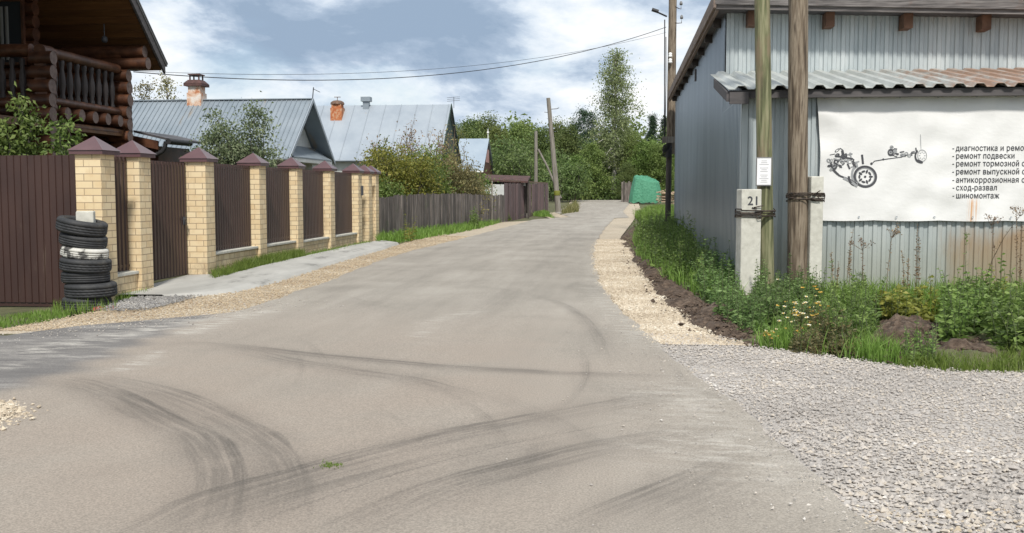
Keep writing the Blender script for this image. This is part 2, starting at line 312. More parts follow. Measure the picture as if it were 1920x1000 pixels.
def road_mat():
    m, N, L, p = newmat('dusty_asphalt')
    v = coords(N, L)
    n1 = noise(N, L, v, .55, 8, .62, .4); n2 = noise(N, L, coords(N, L, (1.4, .18, 1)), 1.6, 7, .65)
    n3 = noise(N, L, v, 90, 3, .7)
    r = ramp_node(N, [(.34, (.230, .209, .179)), (.5, (.297, .270, .232)), (.66, (.36, .331, .288))])
    L.new(mixc(N, L, .5, n1, n2), r.inputs[0]); col = r.outputs[0]
    a = N.new('ShaderNodeAttribute'); a.attribute_name = 'sand'      # brown dust dragged over the crossing
    k = N.new('ShaderNodeMath'); k.operation = 'MULTIPLY'; L.new(a.outputs['Fac'], k.inputs[0]); L.new(maprange(N, L, n1, .25, .65, .35, 1), k.inputs[1])
    col = mixc(N, L, k.outputs[0], col, (.285, .240, .198))
    o = N.new('ShaderNodeAttribute'); o.attribute_name = 'old'       # older, darker asphalt of the side street
    n4 = noise(N, L, coords(N, L, (.5, 2.2, 1)), 1.4, 8, .7)
    oc = ramp_node(N, [(.3, (.085, .085, .088)), (.52, (.15, .145, .142)), (.7, (.34, .325, .30))]); L.new(n4, oc.inputs[0])
    col = mixc(N, L, o.outputs['Fac'], col, oc.outputs[0])
    def at_(nm):
        q = N.new('ShaderNodeAttribute'); q.attribute_name = nm; return q.outputs['Fac']
    def mth(op, x, y):
        q = N.new('ShaderNodeMath'); q.operation = op
        for i, z in enumerate((x, y)):
            if isinstance(z, (int, float)): q.inputs[i].default_value = z
            else: L.new(z, q.inputs[i])
        return q.outputs[0]
    wob = noise(N, L, v, 2.2, 5, .6); brk = noise(N, L, v, 1.3, 6, .65)
    for i in range(5):       # tyre marks: d across the mark, s along it
        d_, s_, k_ = at_('d%d' % i), at_('s%d' % i), at_('k%d' % i)
        dw = mth('ADD', d_, mth('MULTIPLY', mth('SUBTRACT', wob, .5), .7)); ab = mth('ABSOLUTE', dw, 0)
        cb = N.new('ShaderNodeCombineXYZ'); L.new(mth('MULTIPLY', d_, 2.4), cb.inputs[0]); L.new(mth('MULTIPLY', s_, .55), cb.inputs[1])
        st = noise(N, L, cb.outputs[0], 1.6, 5, .6)
        core = mth('MULTIPLY', maprange(N, L, ab, 1.08, .80), maprange(N, L, st, .30, .62, .25, 1.1))
        core = mth('MULTIPLY', core, maprange(N, L, dw, -1, 1, .6, 1.05))
        halo = mth('MULTIPLY', maprange(N, L, ab, 2.4, .5), .36)
        amt = mth('MULTIPLY', mth('MAXIMUM', core, halo), mth('MULTIPLY', k_, maprange(N, L, brk, .3, .6, .55, 1.1)))
        col = mixc(N, L, amt, col, (.082, .073, .064))
    w = N.new('ShaderNodeAttribute'); w.attribute_name = 'pale'      # scraped pale dust
    k3 = N.new('ShaderNodeMath'); k3.operation = 'MULTIPLY'; L.new(w.outputs['Fac'], k3.inputs[0]); L.new(maprange(N, L, noise(N, L, coords(N, L, (1, 3, 1)), 3, 7, .7), .4, .7, 0, 1), k3.inputs[1])
    col = mixc(N, L, k3.outputs[0], col, (.50, .47, .42))
    sp = maprange(N, L, n3, .3, .7, .76, 1.24)
    hs = N.new('ShaderNodeHueSaturation'); L.new(col, hs.inputs['Color']); L.new(sp, hs.inputs['Value'])
    L.new(hs.outputs[0], p.inputs['Base Color']); p.inputs['Roughness'].default_value = .85; p.inputs['Specular IOR Level'].default_value = .3
    bump(N, L, n3, .35, .006, p)
    return m
MT['road'] = road_mat()

# ------------------------------------------------------------------ mesh builder
class MB:
    def __init__(s): s.V = []; s.F = []; s.n = 0
    def add(s, v, f, tint=.5, smooth=False, mi=0):
        v = np.asarray(v, float).reshape(-1, 3); f = np.asarray(f, np.int64)
        if f.ndim == 1: f = f.reshape(1, -1)
        t = np.broadcast_to(np.asarray(tint, float), (len(f),))
        s.V.append(v); s.F.append((f + s.n, t, smooth, mi)); s.n += len(v); return s
    def box(s, x0, x1, y0, y1, z0, z1, **k):
        v = [(x, y, z) for x in (x0, x1) for y in (y0, y1) for z in (z0, z1)]
        return s.add(v, [(0, 1, 3, 2), (4, 6, 7, 5), (0, 4, 5, 1), (2, 3, 7, 6), (0, 2, 6, 4), (1, 5, 7, 3)], **k)
    def obox(s, c, ax, ay, az, **k):      # oriented box: centre and three half-vectors
        c, ax, ay, az = [np.asarray(q, float) for q in (c, ax, ay, az)]
        v = [c + i*ax + j*ay + l*az for i in (-1, 1) for j in (-1, 1) for l in (-1, 1)]
        return s.add(v, [(0, 1, 3, 2), (4, 6, 7, 5), (0, 4, 5, 1), (2, 3, 7, 6), (0, 2, 6, 4), (1, 5, 7, 3)], **k)
    def tube(s, pts, rad, n=8, caps=True, smooth=True, **k):
        P = np.asarray(pts, float); m = len(P); rad = np.broadcast_to(np.asarray(rad, float), (m,))
        T = np.gradient(P, axis=0) if m > 2 else np.repeat((P[1:]-P[:1]), 2, 0)
        T /= np.linalg.norm(T, axis=1)[:, None] + 1e-12
        a = np.array([0, 0, 1.]) if abs(T[0][2]) < .9 else np.array([1., 0, 0])
        U = np.cross(a, T); U /= np.linalg.norm(U, axis=1)[:, None] + 1e-12; Wv = np.cross(T, U)
        th = np.arange(n)*2*math.pi/n
        v = P[:, None] + rad[:, None, None]*(np.cos(th)[None, :, None]*U[:, None] + np.sin(th)[None, :, None]*Wv[:, None])
        i = np.arange(n); j = (i+1) % n
        f = np.concatenate([np.stack([i+q*n, j+q*n, j+(q+1)*n, i+(q+1)*n], 1) for q in range(m-1)])
        s.add(v.reshape(-1, 3), f, smooth=smooth, **k)
        if caps:
            s.add(v[0][::-1], np.arange(n)); s.add(v[-1], np.arange(n))
        return s
    def lathe(s, c, prof, n=24, smooth=True, **k):   # prof: (radius, z)
        th = np.arange(n)*2*math.pi/n; c = np.asarray(c, float)
        v = np.array([[(r*math.cos(t)+c[0], r*math.sin(t)+c[1], z+c[2]) for t in th] for r, z in prof])
        i = np.arange(n); j = (i+1) % n
        f = np.concatenate([np.stack([i+q*n, j+q*n, j+(q+1)*n, i+(q+1)*n], 1) for q in range(len(prof)-1)])
        return s.add(v.reshape(-1, 3), f, smooth=smooth, **k)
    def grid(s, A, smooth=True, **k):     # A: (m,n,3)
        m, n = A.shape[:2]; I = np.arange(m*n).reshape(m, n)
        f = np.stack([I[:-1, :-1], I[:-1, 1:], I[1:, 1:], I[1:, :-1]], -1).reshape(-1, 4)
        return s.add(A.reshape(-1, 3), f, smooth=smooth, **k)
    def corr(s, p0, u, v, nrm, ul, vl, pitch, depth, top=.55, slope=.1, **k):   # trapezoid-profiled sheet
        p0, u, v, nrm = [np.asarray(q, float) for q in (p0, u, v, nrm)]
        prof = []; x = 0.0
        a = top*pitch; b = slope*pitch; c = pitch - a - 2*b
        while x < ul:
            prof += [(x, 0), (x+c, 0), (x+c+b, depth), (x+c+b+a, depth)]; x += pitch
        prof = [(q, h) for q, h in prof if q <= ul] + [(ul, 0)]
        A = np.array([[p0 + u*q + nrm*h, p0 + u*q + nrm*h + v*vl] for q, h in prof])
        return s.grid(A, smooth=False, **k)
    def build(s, name, m, parent=None, off=None, bevel=0):
        me = bpy.data.meshes.new(name)
        V = np.concatenate(s.V) if s.V else np.zeros((0, 3))
        if parent is not None: V = V - np.array(world_loc(parent))
        elif off is not None: V = V - np.asarray(off, float)
        me.vertices.add(len(V)); me.vertices.foreach_set('co', V.astype(np.float32).ravel())
        li = np.concatenate([f.ravel() for f, *_ in s.F]); sizes = np.concatenate([np.full(len(f), f.shape[1]) for f, *_ in s.F])
        st = np.concatenate([[0], np.cumsum(sizes)[:-1]])
        me.loops.add(len(li)); me.loops.foreach_set('vertex_index', li.astype(np.int32))
        me.polygons.add(len(sizes)); me.polygons.foreach_set('loop_start', st.astype(np.int32)); me.polygons.foreach_set('loop_total', sizes.astype(np.int32))
        me.polygons.foreach_set('use_smooth', np.concatenate([np.full(len(f), sm, bool) for f, t, sm, _ in s.F]))
        me.polygons.foreach_set('material_index', np.concatenate([np.full(len(f), mi, np.int32) for f, t, sm, mi in s.F]))
        a = me.attributes.new('tint', 'FLOAT', 'FACE'); a.data.foreach_set('value', np.concatenate([t for f, t, *_ in s.F]).astype(np.float32))
        me.update(calc_edges=True)
        for q in (m if isinstance(m, (list, tuple)) else [m]): me.materials.append(MT[q])
        o = bpy.data.objects.new(name, me); C.objects.link(o)
        if parent is not None: o.parent = parent
        elif off is not None: o.location = off
        if bevel:
            b = o.modifiers.new('bevel', 'BEVEL'); b.width = bevel; b.segments = 2; b.limit_method = 'ANGLE'
        return o
def world_loc(o):
    p = Vector(o.location)
    while o.parent is not None: o = o.parent; p = p + Vector(o.location)
    return tuple(p)
def tag(o, label, cat, group=None, kind=None):
    o['label'] = label
    if cat: o['category'] = cat
    if group: o['group'] = group
    if kind: o['kind'] = kind
    return o
def thing(name, loc, label, cat, group=None):
    o = bpy.data.objects.new(name, None); o.empty_display_size = .2; C.objects.link(o); o.location = tuple(float(q) for q in loc)
    return tag(o, label, cat, group)
def struct(name, mb, m, label=None):
    o = mb.build(name, m); o['kind'] = 'structure'
    if label: o['label'] = label
    return o
def copy_tree(o, parent=None):
    c = o.copy(); C.objects.link(c); c.parent = parent
    for ch in list(o.children): copy_tree(ch, c)
    return c
def nrm(a): return a / (np.linalg.norm(a, axis=-1, keepdims=True) + 1e-12)

# ------------------------------------------------------------------ ground, road, gravel
def vnoise(x, y, seed=0, octs=5, f0=1.0, gain=.55):     # value noise, about -1..1
    out = 0; amp = 1; tot = 0
    for o in range(octs):
        rg = np.random.default_rng(seed*31+o); T = rg.uniform(-1, 1, (64, 64)); f = f0*2**o; a = np.asarray(x)*f + 17.3*o; b = np.asarray(y)*f + 5.1*o
        i, j = np.floor(a).astype(int), np.floor(b).astype(int); u, v = a-i, b-j; u = u*u*(3-2*u); v = v*v*(3-2*v)
        g = lambda p, q: T[p % 64, q % 64]
        out = out + amp*((g(i, j)*(1-u)+g(i+1, j)*u)*(1-v) + (g(i, j+1)*(1-u)+g(i+1, j+1)*u)*v); tot += amp; amp *= gain
    return out/tot*1.6
def interp_edge(pts, ys):              # world polyline sorted by Y -> X(Y)
    pts = np.array(sorted([(float(p[1]), float(p[0])) for p in pts])); return np.interp(ys, pts[:, 0], pts[:, 1])
road_right = [gp(*p) for p in ((1640, 1000), (1530, 900), (1430, 810), (1360, 755), (1300, 710), (1245, 660), (1200, 622), (1170, 590), (1145, 565), (1126, 535), (1116, 505), (1113, 480), (1117, 460), (1124, 445), (1135, 428), (1152, 410), (1168, 396), (1180, 387))] + [(0.9, 95, 0), (2.2, 101, 0), (5.5, 107, 0), (3.5, 1.5, 0)]
road_left = [gp(*p) for p in ((520, 565), (560, 550), (600, 537), (650, 517), (700, 496), (760, 476), (820, 461), (880, 446), (940, 430), (1000, 413), (1040, 399), (1070, 386))] + [(-4.4, 96, 0), (-3.4, 103, 0), (-1, 110, 0)]
road_left += [gp(*p) for p in ((0, 637), (150, 617), (300, 604), (430, 592))] + [(-30, float(gp(0, 637)[1]) - .35, 0), (-30, 1.5, 0)]
ys_near = np.concatenate([np.arange(2.0, 12, .035), np.arange(12, 26, .09), np.arange(26, 60, .4), np.arange(60, 108, 1.0)])
xl = interp_edge(road_left, ys_near); xr = interp_edge(road_right, ys_near)
rng0 = np.random.default_rng(3)
jit = lambda y, k, s: sum(np.sin(y*f + k*3.1 + f)*s/(1+.2*f) for f in (1.7, 4.1, 9.3))
xl = xl + jit(ys_near, 1, .03); xr = xr + jit(ys_near, 2, .03)
NC = 420
xs = np.array([[max(a, -12)]*NC for a in xl])
tt = np.linspace(0, 1, NC)
xs = np.maximum(xl, -(.68*ys_near+2.6))[:, None].clip(-13)*(1-tt) + xr[:, None]*tt
A = np.zeros(xs.shape + (3,)); A[..., 0] = xs; A[..., 1] = ys_near[:, None]
crown = .03*(1-(2*tt-1)**2)
A[..., 2] = tz(A[..., 0], A[..., 1]) + .035 + crown[None]*.6
drop = np.clip(ys_near-97, 0, 20); A[..., 2] -= (.02*drop)[:, None]
mb = MB(); mb.grid(A); road = struct('road', mb, 'road', 'dusty grey asphalt road with dark curving tyre marks')
# wear attributes of the asphalt, in street coordinates
RP = A.reshape(-1, 3)[:, :2]
def polydist(P, L):
    d = np.full(len(P), 1e9)
    for a, b in zip(L[:-1], L[1:]):
        ab = b-a; t = np.clip(((P-a)@ab)/(ab@ab+1e-12), 0, 1); q = a + t[:, None]*ab
        d = np.minimum(d, np.hypot(*(P-q).T))
    return d
def smooth_line(pts, n=6):
    p = np.array([gp(*q)[:2] for q in pts]); out = []
    for i in range(len(p)-1):
        p0 = p[max(i-1, 0)]; p1 = p[i]; p2 = p[i+1]; p3 = p[min(i+2, len(p)-1)]
        for t in np.linspace(0, 1, n, endpoint=False):
            out.append(.5*((2*p1) + (-p0+p2)*t + (2*p0-5*p1+4*p2-p3)*t*t + (-p0+3*p1-3*p2+p3)*t**3))
    return np.array(out + [p[-1]])
tracks = [   # (points in the photo, half width m, strength)
    (((20, 722), (62, 721), (145, 732), (211, 754), (273, 784), (326, 811), (374, 833), (400, 868), (411, 903), (408, 947), (390, 1000), (350, 1080)), .16, .62),
    (((40, 726), (145, 740), (215, 765), (275, 800), (330, 830), (365, 870), (372, 910)), .10, .25),
    (((106, 716), (211, 725), (308, 749), (387, 780), (453, 815), (497, 846), (526, 877), (540, 915), (535, 970), (500, 1050)), .14, .52),
    (((330, 672), (440, 666), (540, 688), (650, 705), (760, 722), (850, 745), (960, 775)), .13, .45),
    (((281, 655), (396, 655), (572, 674), (686, 685), (840, 699), (960, 705), (1100, 711), (1300, 716)), .10, .60),
    (((686, 692), (774, 714), (860, 733)), .10, .30),
    (((0, 668), (120, 665), (270, 668)), .14, .35),
    (((130, 1100), (300, 1010), (396, 960), (528, 920), (660, 881), (840, 833), (1000, 800), (1160, 768), (1310, 738)), .17, .58),
    (((230, 1080), (420, 1005), (620, 940), (760, 900), (900, 862), (1050, 833), (1170, 800)), .15, .4),
    (((520, 1075), (670, 1005), (760, 965), (860, 925), (1000, 885), (1110, 855), (1256, 828), (1350, 812)), .17, .62),
    (((960, 1060), (1150, 972), (1230, 938), (1300, 908), (1388, 868), (1450, 857)), .12, .6),
    (((1130, 1060), (1240, 1000), (1310, 962), (1388, 928), (1450, 896)), .16, .48),
    (((560, 560), (640, 563), (720, 585)), .12, .10), (((1000, 560), (1060, 580), (1100, 610), (1125, 650), (1130, 680)), .07, .42),
    (((820, 538), (900, 545), (1000, 560)), .12, .12), (((760, 640), (900, 600), (1010, 520), (1060, 470), (1080, 440)), .30, .12),
    (((620, 600), (760, 540), (900, 470), (1000, 430)), .35, .10), (((900, 740), (1010, 790), (1100, 840), (1200, 910)), .10, .22),
    (((1042, 440), (1068, 441), (1108, 440)), .09, .5), (((0, 950), (200, 905), (400, 860), (560, 830)), .12, .14), (((1000, 860), (1035, 880), (1030, 920), (1000, 960)), .05, .2),
]
rgt = np.random.default_rng(17)
for k in range(26):    # thin scuffs swept over the crossing
    cx, cy, rr_, a0 = rgt.uniform(150, 1150), rgt.uniform(700, 960), rgt.uniform(120, 420), rgt.uniform(-1.2, .6)
    tracks.append(([(cx+rr_*math.cos(a0+q), cy+rr_*.45*math.sin(a0+q)) for q in np.linspace(0, rgt.uniform(.5, 1.1), 6) if cy+rr_*.45*math.sin(a0+q) > 640 and cy+rr_*.45*math.sin(a0+q) < 1010], rgt.uniform(.02, .05), rgt.uniform(.25, .45)))
NL = 5
layers = [dict(d=np.full(len(RP), 9.0), s=np.zeros(len(RP)), k=np.zeros(len(RP)), lines=[]) for _ in range(NL)]
def polyinfo(P, L):
    d = np.full(len(P), 1e9); sg = np.ones(len(P)); sl = np.zeros(len(P)); acc = 0.0
    for a, b in zip(L[:-1], L[1:]):
        ab = b-a; ln = math.hypot(*ab)+1e-9; t = np.clip(((P-a)@ab)/ln**2, 0, 1); q = P - (a + t[:, None]*ab); e = np.hypot(*q.T)
        m = e < d; d = np.where(m, e, d); sg = np.where(m, np.sign(ab[0]*q[:, 1]-ab[1]*q[:, 0]), sg); sl = np.where(m, acc + t*ln, sl); acc += ln
    return d, sg, sl, acc
for pts, w, s_ in tracks:
    if len(pts) < 3: continue
    L_ = smooth_line(pts); lay = None
    for ly in layers:
        if all(min(np.hypot(*(L_[:, None]-o[None]).transpose(2, 0, 1)).min(), 9) > 1.15*(w+wo) for o, wo in ly['lines']): lay = ly; break
    if lay is None: lay = layers[-1]
    lay['lines'].append((L_, w))
    bb = (RP[:, 0] > L_[:, 0].min()-.8) & (RP[:, 0] < L_[:, 0].max()+.8) & (RP[:, 1] > L_[:, 1].min()-.8) & (RP[:, 1] < L_[:, 1].max()+.8)
    ix = np.where(bb)[0]; d, sg, sl, tot = polyinfo(RP[ix], L_); near = d/w < np.abs(lay['d'][ix])
    ix = ix[near]; lay['d'][ix] = (d*sg/w)[near]; lay['s'][ix] = sl[near] + 3.7*len(lay['lines'])
    lay['k'][ix] = np.where(d/w < 2.5, s_*np.clip(np.minimum(sl, tot-sl)/1.3, .0, 1), 0)[near]
sand = sst(15, 8, RP[:, 1])*sst(2.0, -1.5, RP[:, 0])*.9
blob = gp(720, 800)[:2]; sand = np.maximum(sand, .35*np.exp(-((RP-blob)**2).sum(1)/2.5))
ol = np.array([gp(*q)[:2] for q in ((440, 588), (360, 625), (300, 655), (230, 688), (175, 712), (60, 745), (0, 770), (-400, 770), (-800, 700), (-800, 560), (0, 600), (440, 588))])
def inpoly(P, poly):
    c = np.zeros(len(P), bool); x, y = P[:, 0], P[:, 1]
    for (x0, y0), (x1, y1) in zip(poly, np.roll(poly, -1, 0)):
        c ^= ((y0 > y) != (y1 > y)) & (x < (x1-x0)*(y-y0)/(y1-y0+1e-12)+x0)
    return c
dd = polydist(RP, ol); ins = inpoly(RP, ol); sgn = np.where(ins, dd, -dd)
old = sst(-.12, .35, sgn + .12*np.sin(RP[:, 0]*3.1)+.08*np.sin(RP[:, 1]*9))*.85
pale = np.zeros(len(RP))
for pts, w, s in ((((350, 632), (400, 612), (440, 600), (500, 590)), .2, .9), (((60, 668), (160, 650), (300, 622), (420, 603)), .35, .8), (((215, 710), (260, 690), (290, 672)), .12, .7), (((0, 700), (110, 680)), .2, .5),
                  (((1290, 750), (1340, 780), (1400, 800)), .5, .5), (((1350, 850), (1440, 855), (1500, 880)), .5, .7), (((1120, 470), (1118, 520), (1150, 580), (1230, 655)), .3, .45), (((1085, 430), (1130, 420), (1165, 395)), .35, .6), (((790, 640), (810, 610), (900, 590)), .15, .4)):
    d = polydist(RP, smooth_line(pts)); pale = np.maximum(pale, s*np.exp(-(d/w)**2))
for nm, arr in [(c+str(i), layers[i][c]) for i in range(NL) for c in 'dsk'] + [('sand', sand), ('old', old), ('pale', pale)]:
    a = road.data.attributes.new(nm, 'FLOAT', 'POINT'); a.data.foreach_set('value', arr.astype(np.float32))

def axis(a, b, fine, coarse, lo, hi):
    v = [a]
    while v[-1] < b: v.append(v[-1] + (fine if lo <= v[-1] <= hi else coarse))
    return np.array(v)
gx = axis(-400, 400, .4, 20, -14, 10); gy = axis(-60, 800, .4, 20, 0, 115)
GX, GY = np.meshgrid(gx, gy); Z = tz(GX, GY) - .03
Z += np.where((GY > 112), .02*(GY-112)*0, 0)
mb = MB(); mb.grid(np.stack([GX, GY, Z], -1)); struct('ground', mb, 'turf', 'rough turf and soil ground beside the road')

def loft(yv, x0, x1, n, dz, bumpy=0, seed=0):
    t = np.linspace(0, 1, n); X = x0[:, None]*(1-t) + x1[:, None]*t; Yg = np.repeat(yv[:, None], n, 1)
    B = np.zeros(X.shape + (3,)); B[..., 0] = X; B[..., 1] = Yg; B[..., 2] = tz(X, Yg) + dz
    if bumpy: B[..., 2] += bumpy*(np.sin(X*2.1+seed)*np.sin(Yg*1.7+seed) + .5*np.sin(X*5.3)*np.sin(Yg*4.9))
    return B
ys_v = np.concatenate([np.arange(2, 14, .1), np.arange(14, 30, .25), np.arange(30, 100, 1.0)])
outer_r = [gp(*p) for p in ((1204, 381), (1196, 400), (1180, 425), (1163, 447), (1180, 470), (1190, 500), (1203, 525), (1228, 550), (1255, 580), (1290, 610), (1335, 636), (1405, 655), (1500, 664), (1620, 682), (1760, 698))] + [(1.5, 97, 0), (14, 8.2, 0), (14, 1.5, 0), (2.1, 101, 0)]
xo = interp_edge(outer_r, ys_v); xin = interp_edge(road_right, ys_v) - .12
Bs = loft(ys_v, xin, np.maximum(xo, xin+.15), 24, .02, .006)
mb = MB(); sel = ys_v < 10.7; mb.grid(Bs[sel]); struct('gravel_yard', mb, 'gravel_grey', 'grey crushed stone yard at the right of the road')
mb = MB(); sel = ys_v > 10.35; mb.grid(Bs[sel]); struct('right_verge', mb, 'gravel_yellow', 'pale yellow crushed stone verge right of the road')
outer_l = [gp(*p) for p in ((-200, 640), (0, 622), (60, 612), (130, 598), (215, 578), (300, 560), (360, 556), (440, 552), (520, 533), (600, 506), (660, 487), (720, 470), (752, 459), (830, 440), (880, 432), (940, 417), (1000, 400), (1040, 389), (1060, 381))] + [(-4.9, 96, 0), (-4, 104, 0)]
ys_l = ys_v[(ys_v > 10.0)]
xi = interp_edge(road_left, ys_l) + .15; xo_l = interp_edge(outer_l, ys_l)
mb = MB(); mb.grid(loft(ys_l, np.minimum(xo_l, xi-.15), np.minimum(xi, xi), 16, .018, .006)); struct('left_verge', mb, 'gravel_yellow', 'sandy crushed stone verge left of the road')
# concrete walk before the brick fence
walk_o = [gp(*p) for p in ((285, 564), (350, 562), (440, 553), (520, 534), (600, 507), (660, 488), (720, 471), (750, 460))]
walk_i = [gp(*p) for p in ((262, 548), (330, 538), (400, 526), (470, 508), (560, 487), (640, 468), (700, 456), (735, 455))]
yw = np.arange(min(walk_o[0][1], walk_i[0][1])+.1, min(walk_o[-1][1], walk_i[-1][1]), .25)
xo_w = interp_edge(walk_o, yw); xi_w = interp_edge(walk_i, yw); xi_w = np.where((yw > 14.6) & (yw < 16.75), np.minimum(xi_w, -7.75), xi_w)
Bw = loft(yw, xi_w, xo_w, 10, .075, .004); Bw[:, 0, 2] -= .08; Bw[:, -1, 2] -= .08
mb = MB(); mb.grid(Bw, smooth=False); struct('sidewalk', mb, 'slab', 'cracked concrete walkway along the brick fence')

def stones(name, n, sampler, size, m, seed, label, cat='gravel', lift=.1):
    rg = np.random.default_rng(seed); P = sampler(rg, n); n = len(P)
    base = np.array([(1, 0, 0), (0, 1, 0), (-1, 0, 0), (0, -1, 0), (0, 0, 1), (0, 0, -1)], float)
    v = base[None] * rg.uniform(.55, 1.25, (n, 6, 1)) + rg.normal(0, .16, (n, 6, 3))
    s = size[0]*np.exp(rg.normal(0, .38, n)).clip(.45, 2.4)*size[1](P)
    v *= (s[:, None] * rg.uniform(.7, 1.15, (n, 3)))[:, None]; v[..., 2] *= .62
    a = rg.uniform(0, 6.283, n); c, q = np.cos(a)[:, None], np.sin(a)[:, None]
    x = v[..., 0]*c - v[..., 1]*q; y = v[..., 0]*q + v[..., 1]*c; v[..., 0], v[..., 1] = x, y
    v += P[:, None]; v[..., 2] += (s*lift)[:, None]
    f = np.array([(0, 1, 4), (1, 2, 4), (2, 3, 4), (3, 0, 4), (1, 0, 5), (2, 1, 5), (3, 2, 5), (0, 3, 5)])
    F = (np.arange(n)[:, None, None]*6 + f[None]).reshape(-1, 3)
    pt = .16*np.sin(P[:, 0]*2.3+P[:, 1]*1.1)*np.sin(P[:, 1]*2.9-P[:, 0]*.7+1) + .08*np.sin(P[:, 0]*7.1+2)*np.sin(P[:, 1]*8.3)
    t = np.repeat((rg.beta(2.8, 2.6, n)+pt).clip(0, 1), 8)
    mb = MB(); mb.add(v.reshape(-1, 3), F, tint=t); return tag(mb.build(name, m), label, cat, kind='stuff')
def band_sampler(y0, y1, fl, fr, power=1.0, spill=.12):
    def f(rg, n):
        y = y0 + (y1-y0)*rg.random(n)**power; l, r = fl(y), fr(y)
        r = np.minimum(r, 8.5)
        wmax = max((r-l).max(), .1); keep = rg.random(n) < (r-l+2*spill)/ (wmax+2*spill)
        y, l, r = y[keep], l[keep], r[keep]
        x = l + (r-l)*rg.random(len(y)) + rg.normal(0, spill, len(y))
        return np.stack([x, y, tz(x, y)+.028], 1)
    return f
fR = lambda y: interp_edge(road_right, y); fO = lambda y: interp_edge(outer_r, y)
fL = lambda y: interp_edge(road_left, y); fOL = lambda y: interp_edge(outer_l, y)
stones('gravel', 14000, band_sampler(2.7, 4.9, fR, fO, 1.0), (.010, lambda P: 1+0*P[:, 0]), 'stone_yellow', 12, 'yellowish coarse stones at the near end of the stone yard')
stones('gravel', 135000, band_sampler(2.9, 10.7, fR, fO, 1.2), (.0066, lambda P: (1+.05*P[:, 1])*(1+.5*np.exp(-((P[:, 1]-5)/1.2)**2))), 'stone_grey', 5, 'loose grey crushed stone covering the yard beside the road')
stones('gravel', 60000, band_sampler(10.0, 32, fR, fO, 1.3, spill=.07), (.0095, lambda P: 1+.02*P[:, 1]), 'stone_yellow', 6, 'loose pale yellow stones along the right road edge')
stones('gravel', 42000, band_sampler(10.2, 34, lambda y: np.maximum(fOL(y), -10), fL, 1.3, spill=.05), (.0075, lambda P: 1+.02*P[:, 1]), 'stone_sand', 7, 'loose sandy yellow stones along the left road edge')
def corner(rg, n):
    poly = np.array([gp(*q)[:2] for q in ((-120, 765), (0, 768), (30, 768), (50, 782), (44, 795), (20, 806), (0, 818), (-140, 850))])
    P = rg.uniform(poly.min(0)-.1, poly.max(0)+.1, (n, 2)); k = inpoly(P + rg.normal(0, .06, P.shape), poly); P = P[k]
    d = polydist(P, poly); return np.column_stack([P, tz(P[:, 0], P[:, 1]) + .045 + np.minimum(d, .3)*.15])
stones('gravel', 5000, corner, (.015, lambda P: 1+0*P[:, 0]), 'stone_yellow', 8, 'small heap of yellowish stones at the lower left corner of the crossing')
def loose(rg, n):      # stray chippings thrown onto the asphalt
    y = 3 + 9*rg.random(n)**1.5; x = fR(y) - rg.exponential(.28, n)
    return np.stack([x, y, tz(x, y)+.05], 1)
stones('gravel', 1500, loose, (.0052, lambda P: 1+0*P[:, 0]), 'stone_grey', 9, 'scattered chippings on the asphalt near the stone yard')
def loose2(rg, n):
    t = rg.random(n); a, b = gp(60, 640)[:2], gp(560, 575)[:2]
    P = a + t[:, None]*(b-a) + rg.normal(0, .3, (n, 2)); return np.column_stack([P, tz(P[:, 0], P[:, 1])+.05])
def crumbs(rg, n):
    poly = np.array([gp(*q)[:2] for q in ((210, 590), (240, 566), (300, 556), (350, 557), (340, 572), (290, 584))]); P = rg.uniform(poly.min(0), poly.max(0), (n, 2)); P = P[inpoly(P+rg.normal(0, .16, P.shape), poly)]
    return np.column_stack([P, tz(P[:, 0], P[:, 1])+.05])
stones('gravel', 6500, crumbs, (.012, lambda P: 1+0*P[:, 0]), 'stone_dark', 11, 'dark grey asphalt crumbs spilled before the second brick pillar')
stones('gravel', 900, loose2, (.007, lambda P: 1+0*P[:, 0]), 'stone_grey', 10, 'grey chippings on the dark asphalt of the side street')

